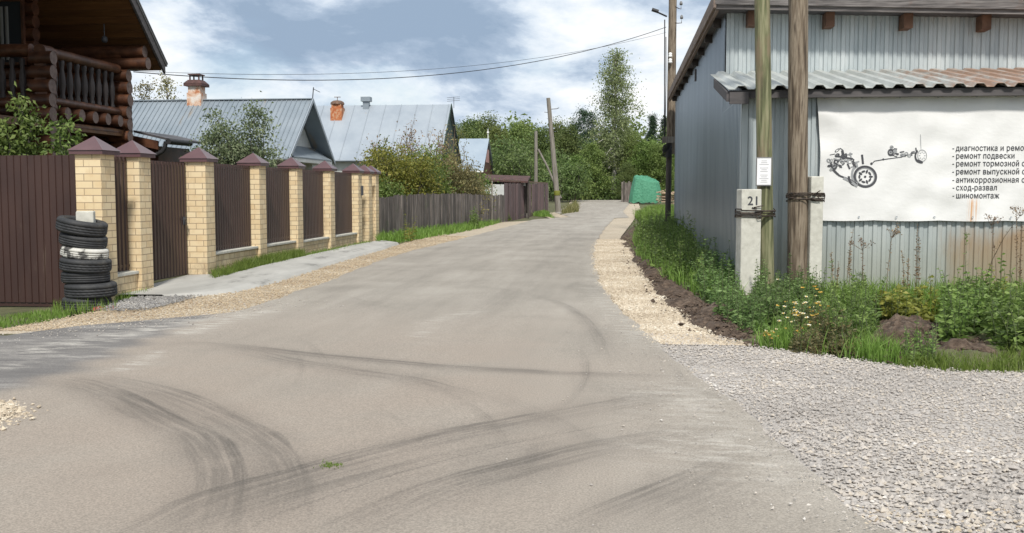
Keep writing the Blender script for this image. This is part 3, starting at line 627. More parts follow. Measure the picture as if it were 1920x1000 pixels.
# ------------------------------------------------------------------ foliage helpers
def leaves(mb, P, D, Ln, Wd, rg, tint, mi=0, fold=.18):
    n = len(P); D = nrm(D); S = nrm(np.cross(D, rg.normal(size=(n, 3)))); Nn = np.cross(S, D)
    Ln = np.broadcast_to(Ln, (n,))[:, None]; Wd = np.broadcast_to(Wd, (n,))[:, None]
    mid = P + D*Ln*.45
    v = np.stack([P, mid + S*Wd*.5 + Nn*Wd*fold, P + D*Ln - np.array([0, 0, 1])*Ln*.12, mid - S*Wd*.5 + Nn*Wd*fold], 1)
    mb.add(v.reshape(-1, 3), np.arange(4*n).reshape(n, 4), tint=np.clip(tint, 0, 1), mi=mi)
def gen_tree(seed, h, cb, Rr, prof, nb, k, leaf, up, droop, tr_, csz=.32, wob=.3, mleaf='leaf', mbark='bark', lw=.6, off=(0, 0, 0), dens=3.0, tilt=(0, 0)):
    """trunk + crown meshes. prof(t): relative branch length along the crown; k leaves per clump"""
    rg = np.random.default_rng(seed); off = np.asarray(off, float)
    tp = [np.array([rg.normal(0, wob*.12)*i + tilt[0]*h*i/8, rg.normal(0, wob*.12)*i + tilt[1]*h*i/8, h*i/8.]) for i in range(9)]
    tp = np.array(tp); zs = tp[:, 2]
    T = MB(); T.tube(tp+off, [tr_*(1-.93*i/8)*(1.25 if i == 0 else 1) for i in range(9)], 9)
    cr = MB(); CP = []
    for i in range(nb):
        t = cb + (1-cb)*((i+.5)/nb); u = (t-cb)/(1-cb); hz = t*h
        b = np.array([np.interp(hz, zs, tp[:, 0]), np.interp(hz, zs, tp[:, 1]), hz])
        az = i*2.399 + rg.normal(0, .35); ln = Rr*prof(u)*rg.uniform(.65, 1.2)
        el = up*(.6+.8*u) + rg.normal(0, .12)
        d = np.array([math.cos(az)*math.cos(el), math.sin(az)*math.cos(el), math.sin(el)])
        pts = [b + d*ln*q + np.array([0, 0, -droop*ln*q*q]) for q in (0, .25, .5, .75, 1)]
        T.tube(np.array(pts)+off, [tr_*.42*(1-t*.75)*(1-.8*q)+.004 for q in (0, .25, .5, .75, 1)], 5, caps=False)
        m = max(2, int(ln*dens))
        for j in range(m):
            q = rg.uniform(.25, 1.05); c = np.array([np.interp(q, (0, .25, .5, .75, 1), [p[e] for p in pts]) for e in range(3)]) if q <= 1 else pts[-1]
            CP.append((c + rg.normal(0, .13*ln, 3)*np.array([1, 1, .7]), u))
    CPa = np.array([c for c, u in CP]); n = len(CPa)
    ct = rg.normal(.5, .22, n); cs = csz*rg.uniform(.6, 1.5, n)
    P = np.repeat(CPa, k, 0) + rg.normal(0, 1, (n*k, 3))*np.repeat(cs, k)[:, None]*np.array([1, 1, .75])
    D = nrm(rg.normal(0, 1, (n*k, 3)) + np.array([0, 0, -.25]))
    L = leaf*rg.uniform(.7, 1.3, n*k)
    leaves(cr, P+off, D, L, L*lw, rg, np.repeat(ct, k) + rg.normal(0, .16, n*k))
    return T, cr
def tree_thing(name, loc, label, cat, group, mleaf, mbark, **kw):
    o = thing(name, loc, label, cat, group); T, cr = gen_tree(off=loc, **kw)
    T.build('trunk', mbark, o); cr.build('crown', mleaf, o); return o
def grass(name, samp, n, h, w, seed, m, label, lean=.35):
    rg = np.random.default_rng(seed); P = samp(rg, n); n = len(P)
    a = rg.uniform(0, 6.283, n); S = np.stack([np.cos(a), np.sin(a), 0*a], 1); hh = h*rg.uniform(.45, 1.3, n)[:, None]
    ld = nrm(rg.normal(0, 1, (n, 3))*np.array([1, 1, 0]))*hh*np.abs(rg.normal(0, lean, (n, 1)))
    up = np.array([0, 0, 1.])
    v = np.stack([P - S*w/2, P + S*w/2, P + S*w*.35 + up*hh*.55 + ld*.35, P - S*w*.35 + up*hh*.55 + ld*.35, P + up*hh*.95 + ld], 1)
    mb = MB(); t = rg.normal(.5, .2, n).clip(0, 1); b = np.arange(n)[:, None]*5
    mb.add(v.reshape(-1, 3), b + np.array([[0, 1, 2, 3]]), tint=t)
    mb.F.append((b + np.array([[3, 2, 4]]), t, False, 0))
    return tag(mb.build(name, m), label, 'grass', kind='stuff')
def poly_samp(px, dz=0, clump=0):
    poly = np.array([gp(*q)[:2] for q in px])
    def f(rg, n):
        lo, hi = poly.min(0), poly.max(0); P = rg.uniform(lo, hi, (n*4, 2))
        if clump:
            cc = rg.uniform(lo, hi, (clump, 2)); P = cc[rg.integers(0, clump, n*4)] + rg.normal(0, .12, (n*4, 2))
        P = P[inpoly(P, poly)][:n]; return np.column_stack([P, tz(P[:, 0], P[:, 1])+dz])
    return f
def herb(S, Lf, x, y, z, h, rg, nl=26, leaf=.07, lw=.4, lean=.15, top=.35, mi=0, tint=.5, start=.1, up=.3):
    """one leafy upright stem: stem into S, leaves into Lf"""
    a = rg.uniform(0, 6.283); ln = rg.normal(0, lean)
    q = np.linspace(0, 1, 5)[:, None]
    pts = np.array([x, y, z]) + q*np.array([0, 0, h]) + (q**2)*np.array([math.cos(a), math.sin(a), 0])*ln*h
    S.tube(pts, np.linspace(.006, .002, 5)*max(1, h), 4, caps=False)
    t = start + (1-start)*np.sort(rg.random(nl)); P = np.stack([np.interp(t, q[:, 0], pts[:, e]) for e in range(3)], 1)
    az = np.arange(nl)*2.4 + rg.normal(0, .4, nl)
    el = up + rg.normal(0, .3, nl)
    D = np.stack([np.cos(az)*np.cos(el), np.sin(az)*np.cos(el), np.sin(el)], 1)
    L = leaf*(1-(1-top)*t)*rg.uniform(.7, 1.3, nl)
    leaves(Lf, P, D, L, L*lw, rg, tint + rg.normal(0, .15, nl), mi)
    return pts[-1]
# ------------------------------------------------------------------ left: brick fence, gates, tyres
FX = -7.4
py_ = [13.4, 14.5, 16.9, 19.5, 21.85, 24.4, 27.05, 28.2, 29.0]
fence = thing('brick_fence', (FX, 13.4, 0), 'yellow brick pillar fence with brown ribbed panels and pyramid caps', 'fence')
for i, y in enumerate(py_):
    z0 = -.15
    mb = MB(); mb.box(FX-.19, FX+.19, y-.19, y+.19, z0, 2.11)
    o = mb.build('pillar', 'brick', fence, bevel=.006)
    mb = MB(); r = .245
    mb.add([(FX-r, y-r, 2.07), (FX+r, y-r, 2.07), (FX+r, y+r, 2.07), (FX-r, y+r, 2.07), (FX-r, y-r, 2.135), (FX+r, y-r, 2.135), (FX+r, y+r, 2.135), (FX-r, y+r, 2.135)],
           [(0, 1, 5, 4), (1, 2, 6, 5), (2, 3, 7, 6), (3, 0, 4, 7), (0, 3, 2, 1)])
    r2 = .262
    mb.add([(FX-r2, y-r2, 2.128), (FX+r2, y-r2, 2.128), (FX+r2, y+r2, 2.128), (FX-r2, y+r2, 2.128), (FX, y, 2.335)],
           np.array([(0, 1, 4), (1, 2, 4), (2, 3, 4), (3, 0, 4)]))
    c = mb.build('cap', 'cap', o)
def fence_panel(y0, y1, zb, x=FX, plinth=True, name='panel', parent=fence, ztop=2.07):
    mb = MB(); mb.corr((x-.01, y0, zb), (0, 1, 0), (0, 0, 1), (1, 0, 0), y1-y0, ztop-zb, .115, .022, .5, .1)
    mb.build(name, 'brown', parent)
    for zr0 in (ztop-.09, zb+.05): mb = MB(); mb.box(x-.035, x+.005, y0, y1, zr0, zr0+.04); mb.build('rail', 'brown', parent)
    if plinth:
        mb = MB(); mb.box(x-.12, x+.12, y0, y1, -.12, zb-.055); mb.build('plinth', 'brick', parent)
        mb = MB(); mb.box(x-.15, x+.15, y0, y1, zb-.053, zb-.008); mb.build('sill', 'concrete', parent, bevel=.006)
for a in (0, 3, 4, 5, 2):
    fence_panel(py_[a]+.192, py_[a+1]-.192, (.37 if a == 0 else .47 if a < 4 else .44))
mb = MB(); mb.corr((FX-.08, 27.245, .12), (0, 1, 0), (0, 0, 1), (1, 0, 0), .76, 1.95, .115, .02, .5, .1)
d = mb.build('door', 'brown', fence); mb = MB(); mb.box(FX-.058, FX-.03, 27.55, 27.62, .95, 1.25); mb.build('handle', 'ink', d)
mb = MB(); mb.box(FX+.192, FX+.24, 27.1, 27.22, 1.45, 1.72); mb.build('letter_box', 'ink', fence, bevel=.006)
mb = MB(); mb.box(FX-.1, FX+.02, 28.392, 28.808, -.1, 2.0); mb.build('brick_infill', 'brick', fence)
# wicket gate
wg = thing('wicket_gate', (FX-.15, 14.72, .08), 'tall brown ribbed wicket gate between the second and third brick pillars', 'gate')
mb = MB(); mb.corr((FX-.17, 14.71, .12), (0, 1, 0), (0, 0, 1), (1, 0, 0), 1.99, 1.93, .115, .024, .5, .1); mb.build('leaf', 'brown', wg)
mb = MB(); mb.box(FX-.21, FX-.18, 14.70, 16.705, 2.0, 2.06); mb.box(FX-.21, FX-.18, 14.70, 16.705, .10, .15); mb.box(FX-.21, FX-.18, 14.70, 14.75, .15, 2.0); mb.box(FX-.21, FX-.18, 16.655, 16.705, .15, 2.0); mb.build('frame', 'brown', wg)
mb = MB(); mb.box(FX-.145, FX-.11, 16.52, 16.56, .98, 1.12); mb.tube([(FX-.1, 16.54, 1.08), (FX-.1, 16.42, 1.08)], .012, 6); mb.build('handle', 'ink', wg)
# sliding gate, facing the crossing
sg = thing('sliding_gate', (-11, 13.46, -.1), 'wide dark brown corrugated gate left of the tyre stack', 'gate')
mb = MB(); mb.corr((-16, 13.45, -.04), (1, 0, 0), (0, 0, 1), (0, -1, 0), 8.36, 2.11, .105, .012, .72, .06); mb.build('sheet', 'brown', sg)
mb = MB(); mb.box(-16, -7.63, 13.46, 13.52, -.10, -.045); mb.box(-16, -7.63, 13.455, 13.5, 2.0, 2.05); mb.build('frame', 'brown', sg)
mb = MB(); mb.box(-16, -7.62, 13.40, 13.6, -.45, -.12); tag(mb.build('gate_plinth', 'brown_wall', None, (-11, 13.5, -.3)), 'low reddish brick footing under the wide brown gate', 'footing')

# tyres
def tyre_mb(r, w, seed, tread=True):
    rg = np.random.default_rng(seed); n = 56; h = w/2
    prof = [(.60*r, -.62*h), (.64*r, -.86*h), (.78*r, -1.0*h), (.90*r, -.96*h), (.965*r, -.80*h), (.99*r, -.62*h)]
    for q in (-.38, -.02, .34):
        prof += [(1.0*r, (q-.13)*h), (.985*r, (q-.12)*h), (.985*r, (q-.05)*h), (1.0*r, (q-.04)*h)]
    prof += [(.99*r, .62*h), (.965*r, .80*h), (.90*r, .96*h), (.78*r, 1.0*h), (.64*r, .86*h), (.60*r, .62*h), (.62*r, 0), (.60*r, -.62*h)]
    mb = MB(); mb.lathe((0, 0, 0), prof, n)
    if tread:
        V = mb.V[0].reshape(len(prof), n, 3); a = np.arange(n)
        blk = np.where((a % 2) == 0, 1.0, .978)
        for q in range(6, 18): V[q, :, :2] *= (np.roll(blk, q//4))[:, None]
        mb.V[0] = V.reshape(-1, 3)
    return mb
TX, TY = -7.18, 12.72
tl = [('tyre', 'worn black tyre at the very bottom of the stack, half in grass', .315, .19, .0, 0, False), ('tyre', 'wide black tyre second from the bottom of the stack', .335, .20, .01, 0, True), ('tyre', 'narrow smooth black tyre third from the bottom of the stack', .31, .165, -.02, 0, False),
      ('tyre', 'black tyre with grooved tread directly under the white painted tyre', .33, .185, .0, 4, True), ('tyre', 'white painted tyre with peeling paint in the middle of the stack', .305, .155, -.03, 6, False),
      ('tyre', 'smooth black tyre directly above the white painted tyre', .305, .17, -.03, 8, False), ('tyre', 'knobbly black tyre tilted at the very top of the stack', .325, .195, -.02, 9, True)]
zc = -.05
for i, (nm, lb, r, w, dx, tilt, tread) in enumerate(tl):
    o = tyre_mb(r, w, i, tread).build(nm, 'tyre_white' if 'white painted tyre with' in lb else 'tyre')
    zc += w/2; o.location = (TX+dx*1.8+.02*((i*5) % 3-1), TY+.01*(i % 3), zc); o.rotation_euler = (R(1.2*(i % 2)), R(tilt*1.2), 0); zc += w/2 - .008 + (.012 if i > 3 else 0)
    tag(o, lb, 'tyre', 'old tyres stacked around the concrete post')
mb = MB(); mb.box(-7.29, -7.07, 12.62, 12.84, -.1, 1.29); o = mb.build('concrete_post', 'concrete', None, (-7.18, 12.72, -.1), bevel=.012)
o.rotation_euler = (0, 0, R(22)); tag(o, 'rough grey concrete post sticking out of the tyre stack', 'post')
rg = np.random.default_rng(4); mb = MB()
for k in range(4): mb.obox((-6.86+.05*k, 12.35+.03*k, .02), (.05, .01*k, .01), (0, .03, .005), (.0, .004, .016))
tag(mb.build('scrap', 'red_scrap', None, (-6.8, 12.4, 0)), 'bits of red scrap lying at the foot of the tyre stack', 'scrap')

# ------------------------------------------------------------------ log house
hx1 = float(at(97, 150, 18.3)[0]); hx2 = float(at(245, 190, 21.3)[0]); HX = (hx1+hx2)/2
rx = float(at(305, 130, 22)[0]); rzE = float(at(305, 132, 22)[2]); rt_ = at(241, 0, 20.55); slope = (rt_[2]-rzE)/(22-20.55)
lh = thing('log_house', (HX-3, 20, 0), 'dark red-brown log house with balcony and wide wooden eaves', 'house')
def roof_z(y): return rzE + slope*(22-y) if y > 18.3 else rzE + slope*(22-18.3) - slope*(18.3-y)
Yr = 18.3; ridge = roof_z(Yr); ye0 = Yr - (22-Yr)
X0 = -20.0
mb = MB(); zt = .22
for (ya, yb) in ((ye0, Yr), (Yr, 22)):
    za, zb = roof_z(ya), roof_z(yb)
    mb.add([(X0, ya, za+.03), (rx, ya, za+.03), (rx, yb, zb+.03), (X0, yb, zb+.03), (X0, ya, za+zt), (rx, ya, za+zt), (rx, yb, zb+zt), (X0, yb, zb+zt)], [(4, 5, 6, 7), (0, 3, 2, 1), (0, 1, 5, 4), (1, 2, 6, 5), (2, 3, 7, 6), (3, 0, 4, 7)])
rf = mb.build('roof', 'dark_roof', lh)
mb = MB(); rg = np.random.default_rng(2)       # soffit boards under the overhang
for (ya, yb) in ((ye0, Yr), (Yr, 22)):
    n = 26; q = np.linspace(ya, yb, n+1)
    for i in range(n):
        a, b = q[i]+.006, q[i+1]-.006
        mb.add([(X0, a, roof_z(a)-.01), (rx-.03, a, roof_z(a)-.01), (rx-.03, b, roof_z(b)-.01), (X0, b, roof_z(b)-.01), (X0, a, roof_z(a)+.02), (rx-.03, a, roof_z(a)+.02), (rx-.03, b, roof_z(b)+.02), (X0, b, roof_z(b)+.02)], [(0, 3, 2, 1), (0, 1, 5, 4), (1, 2, 6, 5), (2, 3, 7, 6), (3, 0, 4, 7)], tint=rg.random())
mb.build('soffit', 'soffit', lh)
mb = MB()
for (ya, yb) in ((ye0, Yr), (Yr, 22.03)):
    za, zb = roof_z(ya), roof_z(yb)
    mb.add([(rx, ya, za-.05), (rx+.05, ya, za-.05), (rx+.05, yb, zb-.05), (rx, yb, zb-.05), (rx, ya, za+.20), (rx+.05, ya, za+.20), (rx+.05, yb, zb+.20), (rx, yb, zb+.20)], [(4, 5, 6, 7), (0, 3, 2, 1), (0, 1, 5, 4), (1, 2, 6, 5), (2, 3, 7, 6), (3, 0, 4, 7)])
mb.build('bargeboard', 'beam_grey', lh)
mb = MB()
for (ya, yb) in ((ye0, Yr), (Yr, 22.08)):
    za, zb = roof_z(ya), roof_z(yb)
    for dz, w_ in ((.205, .09), (.16, .075)):
        mb.add([(rx-.1, ya, za+dz), (rx+w_, ya, za+dz), (rx+w_, yb, zb+dz), (rx-.1, yb, zb+dz), (rx-.1, ya, za+dz+.035), (rx+w_, ya, za+dz+.035), (rx+w_, yb, zb+dz+.035), (rx-.1, yb, zb+dz+.035)], [(4, 5, 6, 7), (0, 3, 2, 1), (0, 1, 5, 4), (1, 2, 6, 5), (2, 3, 7, 6), (3, 0, 4, 7)])
mb.build('roof_edging', 'grey_frame', lh)
def logwall(p0, p1, z0, z1, r=.14):
    mb = MB(); z = z0 + r; i = 0; rg = np.random.default_rng(int(abs(p0[0]*7+p1[1]*3)))
    while z < z1:
        mb.tube([(p0[0], p0[1], z), (p1[0], p1[1], z)], r*1.02, 12, tint=rg.random()); z += 2*r*.94
    return mb
logwall((X0, 20.0), (HX-1.35, 20.0), 2.6, 5.7).build('log_wall', 'log', lh)
logwall((X0, 21.45), (HX-.2, 21.45), 0, 4.70).build('log_wall', 'log', lh)
logwall((HX-.75, 16.2), (HX-.75, 21.3), 0, 2.75).build('log_wall', 'log', lh)
logwall((X0, 16.2), (HX-.75, 16.2), 0, 2.75).build('log_wall', 'log', lh)
mb = MB(); mb.box(X0, HX-.12, 16.0, 21.3, 2.78, 2.92); mb.build('balcony_floor', 'soffit', lh)
wx = HX-2.0
mb = MB(); mb.box(wx-.75, wx+.45, 19.80, 19.86, 4.25, 5.5); w_ = mb.build('window', 'glass', lh)
mb = MB(); mb.box(wx-.8, wx-.75, 19.78, 19.86, 4.2, 5.55); mb.box(wx+.45, wx+.5, 19.78, 19.86, 4.2, 5.55); mb.box(wx-.75, wx+.45, 19.78, 19.86, 5.5, 5.55); mb.box(wx-.75, wx+.45, 19.78, 19.86, 4.2, 4.25); mb.box(wx-.17, wx-.13, 19.77, 19.80, 4.25, 5.5); mb.build('frame', 'log', w_)
mb = MB(); A_ = np.array([[(wx-.55+.75*a, 19.795+.012*math.sin(a*40), z) for z in (4.3, 5.4)] for a in np.linspace(0, 1, 40)]); mb.grid(A_); mb.build('curtain', 'curtain', w_)
# corner stacks of crossing log ends
def stack(y, ztop, xa, xb):
    mb = MB(); me_ = MB(); z = .1; rg = np.random.default_rng(int(y*10))
    while z < ztop:
        r = .137*rg.uniform(.96, 1.05); x1 = xb + rg.uniform(-.03, .03)
        mb.tube([(xa, y, z), (x1, y, z)], r, 14, caps=False, tint=rg.random())
        me_.lathe((0, 0, 0), [(0.001, 0), (r, 0)], 14, smooth=False); v = me_.V[-1]; me_.V[-1] = np.stack([x1 - .004 + 0*v[:, 0], y + v[:, 0], z + v[:, 1]], 1)
        zz = z + .137
        if zz < ztop: mb.tube([(xb-.22, y-.06, zz), (xb-.22, y+.30, zz)], .125, 12, tint=rg.random())
        z += .268
    mb.build('corner_logs', 'log', lh); me_.build('log_ends', 'log_end', lh)
stack(18.3, 4.28, HX-.42, HX+.0)
stack(21.3, 4.12, HX-.45, HX+.0)
def baluster_part(x, y, zb, zt):
    L_ = zt - zb
    prof = [(.052, 0), (.055, .06*L_), (.038, .14*L_), (.06, .32*L_), (.066, .45*L_), (.06, .58*L_), (.036, .76*L_), (.05, .88*L_), (.055, .94*L_), (.04, L_)]
    mb = MB(); mb.lathe((x, y, zb), prof, 10); mb.build('baluster', 'baluster', lh)
mb = MB(); mb.tube([(HX-.2, 18.5, 4.25), (HX-.2, 21.15, 4.25)], .105, 14); mb.tube([(HX-.2, 18.5, 3.32), (HX-.2, 21.15, 3.32)], .085, 14); mb.tube([(HX-.2, 18.5, 2.86), (HX-.2, 21.15, 2.86)], .085, 14)
mb.tube([(X0, 18.3, 4.27), (HX-.42, 18.3, 4.27)], .125, 14); mb.tube([(X0, 18.3, 3.28), (HX-.42, 18.3, 3.28)], .10, 14); mb.build('railing', 'log', lh)
for k in range(9): baluster_part(HX-.2, 18.68 + k*.278, 3.38, 4.17)
for k in range(5): baluster_part(HX-.62-k*.21, 18.3, 3.36, 4.12)
def log_end_disc(me_, x1, y, z, r):
    me_.lathe((0, 0, 0), [(0.001, 0), (r, 0)], 14, smooth=False); v = me_.V[-1]; me_.V[-1] = np.stack([x1 + 0*v[:, 0], y + v[:, 0], z + v[:, 1]], 1)
for k in range(5):
    y = 18.85 + k*.52
    mb = MB(); mb.tube([(HX-.7, y, 3.10), (HX-.03, y, 3.10)], .125, 12, caps=False); j_ = mb.build('floor_joist', 'log', lh); m2 = MB(); log_end_disc(m2, HX-.033, y, 3.10, .124); m2.build('log_end', 'log_end', j_)
for (z, x1) in ((4.40, HX+.40), (4.66, HX+.33)):
    mb = MB(); mb.tube([(HX-1.6, 21.42, z), (x1, 21.42, z)], .135, 14, caps=False); j_ = mb.build('eaves_log', 'log', lh); m2 = MB(); log_end_disc(m2, x1-.003, 21.42, z, .134); m2.build('log_end', 'log_end', j_)
mb = MB(); mb.tube([(HX-.75, 16.2, 2.7), (HX-.75, 21.3, 2.7)], .16, 12); mb.build('sill_log', 'log', lh)
mb = MB(); l0 = at(196, 80, 20.9); mb.lathe(l0-np.array([0, 0, .0]), [(.001, .14), (.05, .13), (.07, .05), (.045, 0), (.001, 0)], 10); mb.tube([l0+[0, 0, .13], l0+[0, .0, .4]], .012, 6); mb.build('lantern', 'ink', lh)
# lean-to roof with gutter behind the balcony
a = at(250, 250, 22.2); b = at(312, 263, 22.2)
mb = MB(); mb.add([a+[0, 0, .02], b+[0, 0, .0], b+[0, 2.2, 0], a+[0, 2.2, .02], a+[0, 0, .07], b+[0, 0, .05], b+[0, 2.2, .05], a+[0, 2.2, .07]], [(4, 5, 6, 7), (0, 3, 2, 1), (0, 1, 5, 4), (1, 2, 6, 5), (2, 3, 7, 6), (3, 0, 4, 7)])
mb.build('porch_roof', 'dark_roof', lh)
mb = MB(); mb.obox((a+b)/2+[-.15, .06, -.13], ((b-a)/2*.8), (0, .03, 0), (0, 0, .1)); mb.box(a[0]-.7, b[0]-.35, 22.5, 24.2, 0, b[2]-.12); mb.build('porch_wall', 'log', lh)
gpts = [b+[.03, 1.2, -.02], b+[.03, .02, -.03]]
mb = MB(); mb.tube(gpts, .07, 10); g = mb.build('gutter', 'cable', lh)
p1 = at(311, 266, 22.3); p2 = at(309, 276, 22.3); p3 = at(296, 289, 22.3); p4 = at(276, 296, 22.3)
mb = MB(); mb.tube([p1, (p1+p2)/2, p2, (p2*.5+p3*.5)+[.03, 0, -.02], p3, p4, p4+[-.1, 0, -2.2]], .05, 10); mb.build('downpipe', 'cable', lh)

# bushes in front of the log house
def bush(name, loc, label, cat, group, ml, h, r, seed, stems=7, nb=9, k=16, leaf=.075, csz=.14, droop=.1, up=.7, dens=5, ms='bark', lw=.55, cb=.18):
    o = thing(name, loc, label, cat, group); S = MB(); Lf = MB(); rg = np.random.default_rng(seed)
    for i in range(stems):
        a_ = rg.uniform(0, 6.28); d_ = r*.45*math.sqrt(rg.random())
        off = np.array([loc[0]+d_*math.cos(a_), loc[1]+d_*math.sin(a_), loc[2]-.05])
        T, c_ = gen_tree(seed*31+i, h*rg.uniform(.72, 1.05), cb, r*.62, lambda u: .55+.6*math.sin(math.pi*min(1, u*1.05))*(1-u*.55), nb, k, leaf, up, droop, .018+.006*h, csz, lw=lw, off=off, dens=dens, tilt=(math.cos(a_)*d_/h*.8, math.sin(a_)*d_/h*.8), wob=.08)
        for src, dst in ((T, S), (c_, Lf)):
            for v in src.V: dst.V.append(v)
            for f, t, sm, mi in src.F: dst.F.append((f+dst.n, t, sm, mi))
            dst.n += src.n
    S.build('stems', ms, o); Lf.build('foliage', ml, o); return o
p = at(25, 300, 15.6); bush('bush', (p[0], 15.6, 0), 'bright green leafy bush behind the brown gate at the left edge', 'bush', None, 'leaf', 3.0, .5, 11, 6, 11, 22, .10, .10, up=.95)
p = at(-90, 300, 15.4); bush('bush', (p[0], 15.4, 0), 'large green bush reaching beyond the left edge of the view', 'bush', None, 'leaf', 3.2, 1.2, 12, 7, 9, 18, .085, .13)
p = at(112, 300, 15.8); bush('bush', (p[0], 15.8, 0), 'slim green bush between the log house and the first brick pillar', 'bush', None, 'leaf', 2.75, .28, 13, 4, 10, 15, .095, .09, up=1.0)
p = at(70, 300, 16.0); bush('bush', (p[0], 15.9, 0), 'low dark green shrub between two brighter bushes by the gate', 'bush', None, 'leaf_dark', 2.05, .7, 14, 7, 9, 18, .075, .12)
p = at(447, 300, 23.5); bush('apple_tree', (p[0], 23.5, .1), 'small pale green apple tree above the third and fourth fence panels', 'tree', None, 'leaf_pale', 3.3, .98, 15, 13, 13, 60, .075, .14, up=.65)
p = at(525, 310, 24.5); bush('bush', (p[0], 24.5, .1), 'sparse olive shrub just peeping over the brick fence', 'bush', None, 'leaf_olive', 2.5, .5, 16, 4, 6, 9, .07, .12)
# grass on the left
grass('grass', poly_samp([(-60, 640), (0, 620), (120, 599), (135, 592), (0, 596), (-60, 600)], clump=90), 2200, .08, .010, 21, 'grass', 'green grass growing under the wide brown gate')
grass('grass', poly_samp([(100, 590), (150, 594), (215, 586), (225, 575), (100, 575)]), 420, .16, .009, 22, 'grass', 'taller grass tufts around the foot of the tyre stack')
grass('grass', poly_samp([(215, 572), (285, 555), (275, 545), (225, 556)]), 500, .12, .010, 23, 'grass', 'short grass at the foot of the second brick pillar')
grass('grass', poly_samp([(395, 532), (470, 512), (575, 488), (560, 480), (480, 495), (400, 518)], clump=34), 4200, .19, .013, 24, 'grass', 'bright grass strip along the brick fence plinth', .5)
grass('grass', poly_samp([(580, 488), (700, 460), (690, 456), (570, 480)]), 1500, .10, .012, 27, 'grass', 'thin grass along the far part of the brick fence')
grass('grass', poly_samp([(705, 458), (760, 455), (850, 440), (900, 430), (950, 415), (1020, 397), (1040, 388), (1030, 386), (960, 402), (900, 416), (800, 432), (710, 448)]), 9000, .26, .03, 25, 'grass', 'uneven grass strip between the plank fence and the road', .5)
grass('grass', poly_samp([(1050, 392), (1085, 381), (1080, 372), (1050, 384)]), 900, .5, .05, 26, 'grass_dry', 'dry yellowish grass beside the far left road edge', .5)

# ------------------------------------------------------------------ right: sheet metal garage
gx0 = float(at(1393, 350, 15.7)[0]); YL = 15.7; YU = 18.6; GBK = 35.3; GXE = 9.5
gu = float(at(1358, 80, YU)[0]); GX = (gx0+gu)/2
zaw_n = float(at(1400, 168, 15.35)[2]); zaw_f = float(at(1340, 140, 18.55)[2])
ga = thing('garage', (GX+3, 25, 0), 'grey corrugated metal garage with a lean-to awning across its front', 'garage')
mb = MB(); mb.corr((GX+.02, YL, -.2), (1, 0, 0), (0, 0, 1), (0, -1, 0), GXE-GX, zaw_n-.05+.2, .135, .022, .42, .1, tint=.5); mb.build('front_wall', 'galv_front', ga)
mb = MB(); mb.corr((GX+.02, YU, 3.0), (1, 0, 0), (0, 0, 1), (0, -1, 0), GXE-GX, 2.15, .15, .025, .42, .1); mb.build('upper_wall', 'galv_front', ga)
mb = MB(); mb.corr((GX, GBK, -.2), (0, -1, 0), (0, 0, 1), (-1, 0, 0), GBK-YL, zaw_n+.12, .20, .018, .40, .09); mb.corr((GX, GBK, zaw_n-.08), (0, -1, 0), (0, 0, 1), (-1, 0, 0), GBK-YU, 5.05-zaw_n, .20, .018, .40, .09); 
# wedge of side wall under the awning slope
n = 16; yy = np.linspace(YL, YU, n); top = np.interp(yy, (15.35, 18.55), (zaw_n, zaw_f)) - .05
pr = [(YL+.01, 0)]
while pr[-1][0] < YU-.22: b_ = pr[-1][0]; pr += [(b_+.084, 0), (b_+.102, .018), (b_+.182, .018), (b_+.2, 0)]
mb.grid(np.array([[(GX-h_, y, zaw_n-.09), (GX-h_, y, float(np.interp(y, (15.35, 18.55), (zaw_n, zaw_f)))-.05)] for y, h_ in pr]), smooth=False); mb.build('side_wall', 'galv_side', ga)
mb = MB(); mb.box(GX-.022, GX+.075, YL-.034, YL-.024, -.2, zaw_n-.08); mb.box(GX-.026, GX-.019, YL-.034, YL+.09, -.2, zaw_n-.08); mb.build('corner_trim', 'galv_front', ga)
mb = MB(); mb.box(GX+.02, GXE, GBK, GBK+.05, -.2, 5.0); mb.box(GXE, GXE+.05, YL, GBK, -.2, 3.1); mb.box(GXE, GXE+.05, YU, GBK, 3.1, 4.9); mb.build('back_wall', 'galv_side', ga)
# roof
RX = float(at(1343, 10, 18.0)[0]); zrl = float(at(1343, 17, 18.0)[2]); zrr = float(at(1920, 27, 18.0)[2]); rxr = float(at(1920, 27, 18.0)[0])
def zr(x): return zrl + (zrr-zrl)*(x-RX)/(rxr-RX)
YB = GBK+.4
def slab(mb, xa, xb, ya, yb, d0, d1):
    v = [(x, y, zr(x)+d) for d in (d0, d1) for x, y in ((xa, ya), (xb, ya), (xb, yb), (xa, yb))]
    mb.add(v, [(4, 5, 6, 7), (0, 3, 2, 1), (0, 1, 5, 4), (1, 2, 6, 5), (2, 3, 7, 6), (3, 0, 4, 7)])
mb = MB(); slab(mb, RX+.06, GXE+.3, 18.06, YB, .035, .10); rf = mb.build('roof', 'dark_roof', ga)
mb = MB(); slab(mb, RX, GXE+.3, 18.0, 18.05, 0, .115); slab(mb, RX-.02, GXE+.3, 17.955, 17.998, .075, .24); mb.build('front_fascia', 'fascia', ga)
mb = MB(); slab(mb, RX, RX+.05, 18.053, YB, -.03, .115); slab(mb, RX-.05, RX-.003, 17.96, YB, .02, .25); mb.build('side_fascia', 'fascia_side', ga)
for i in range(9): y = 19.2 + i*1.9; mb = MB(); slab(mb, RX+.06, GX+.3, y, y+.1, -.12, .03); mb.build('lookout', 'dark_wood', ga)
for px in (1410, 1555, 1701, 1847, 1993):
    q = at(px, 36, 18.35); mb = MB(); mb.box(q[0]-.075, q[0]+.075, 18.25, 18.62, zr(q[0])-.22, zr(q[0])+.03); mb.build('rafter_end', 'rafter', ga)
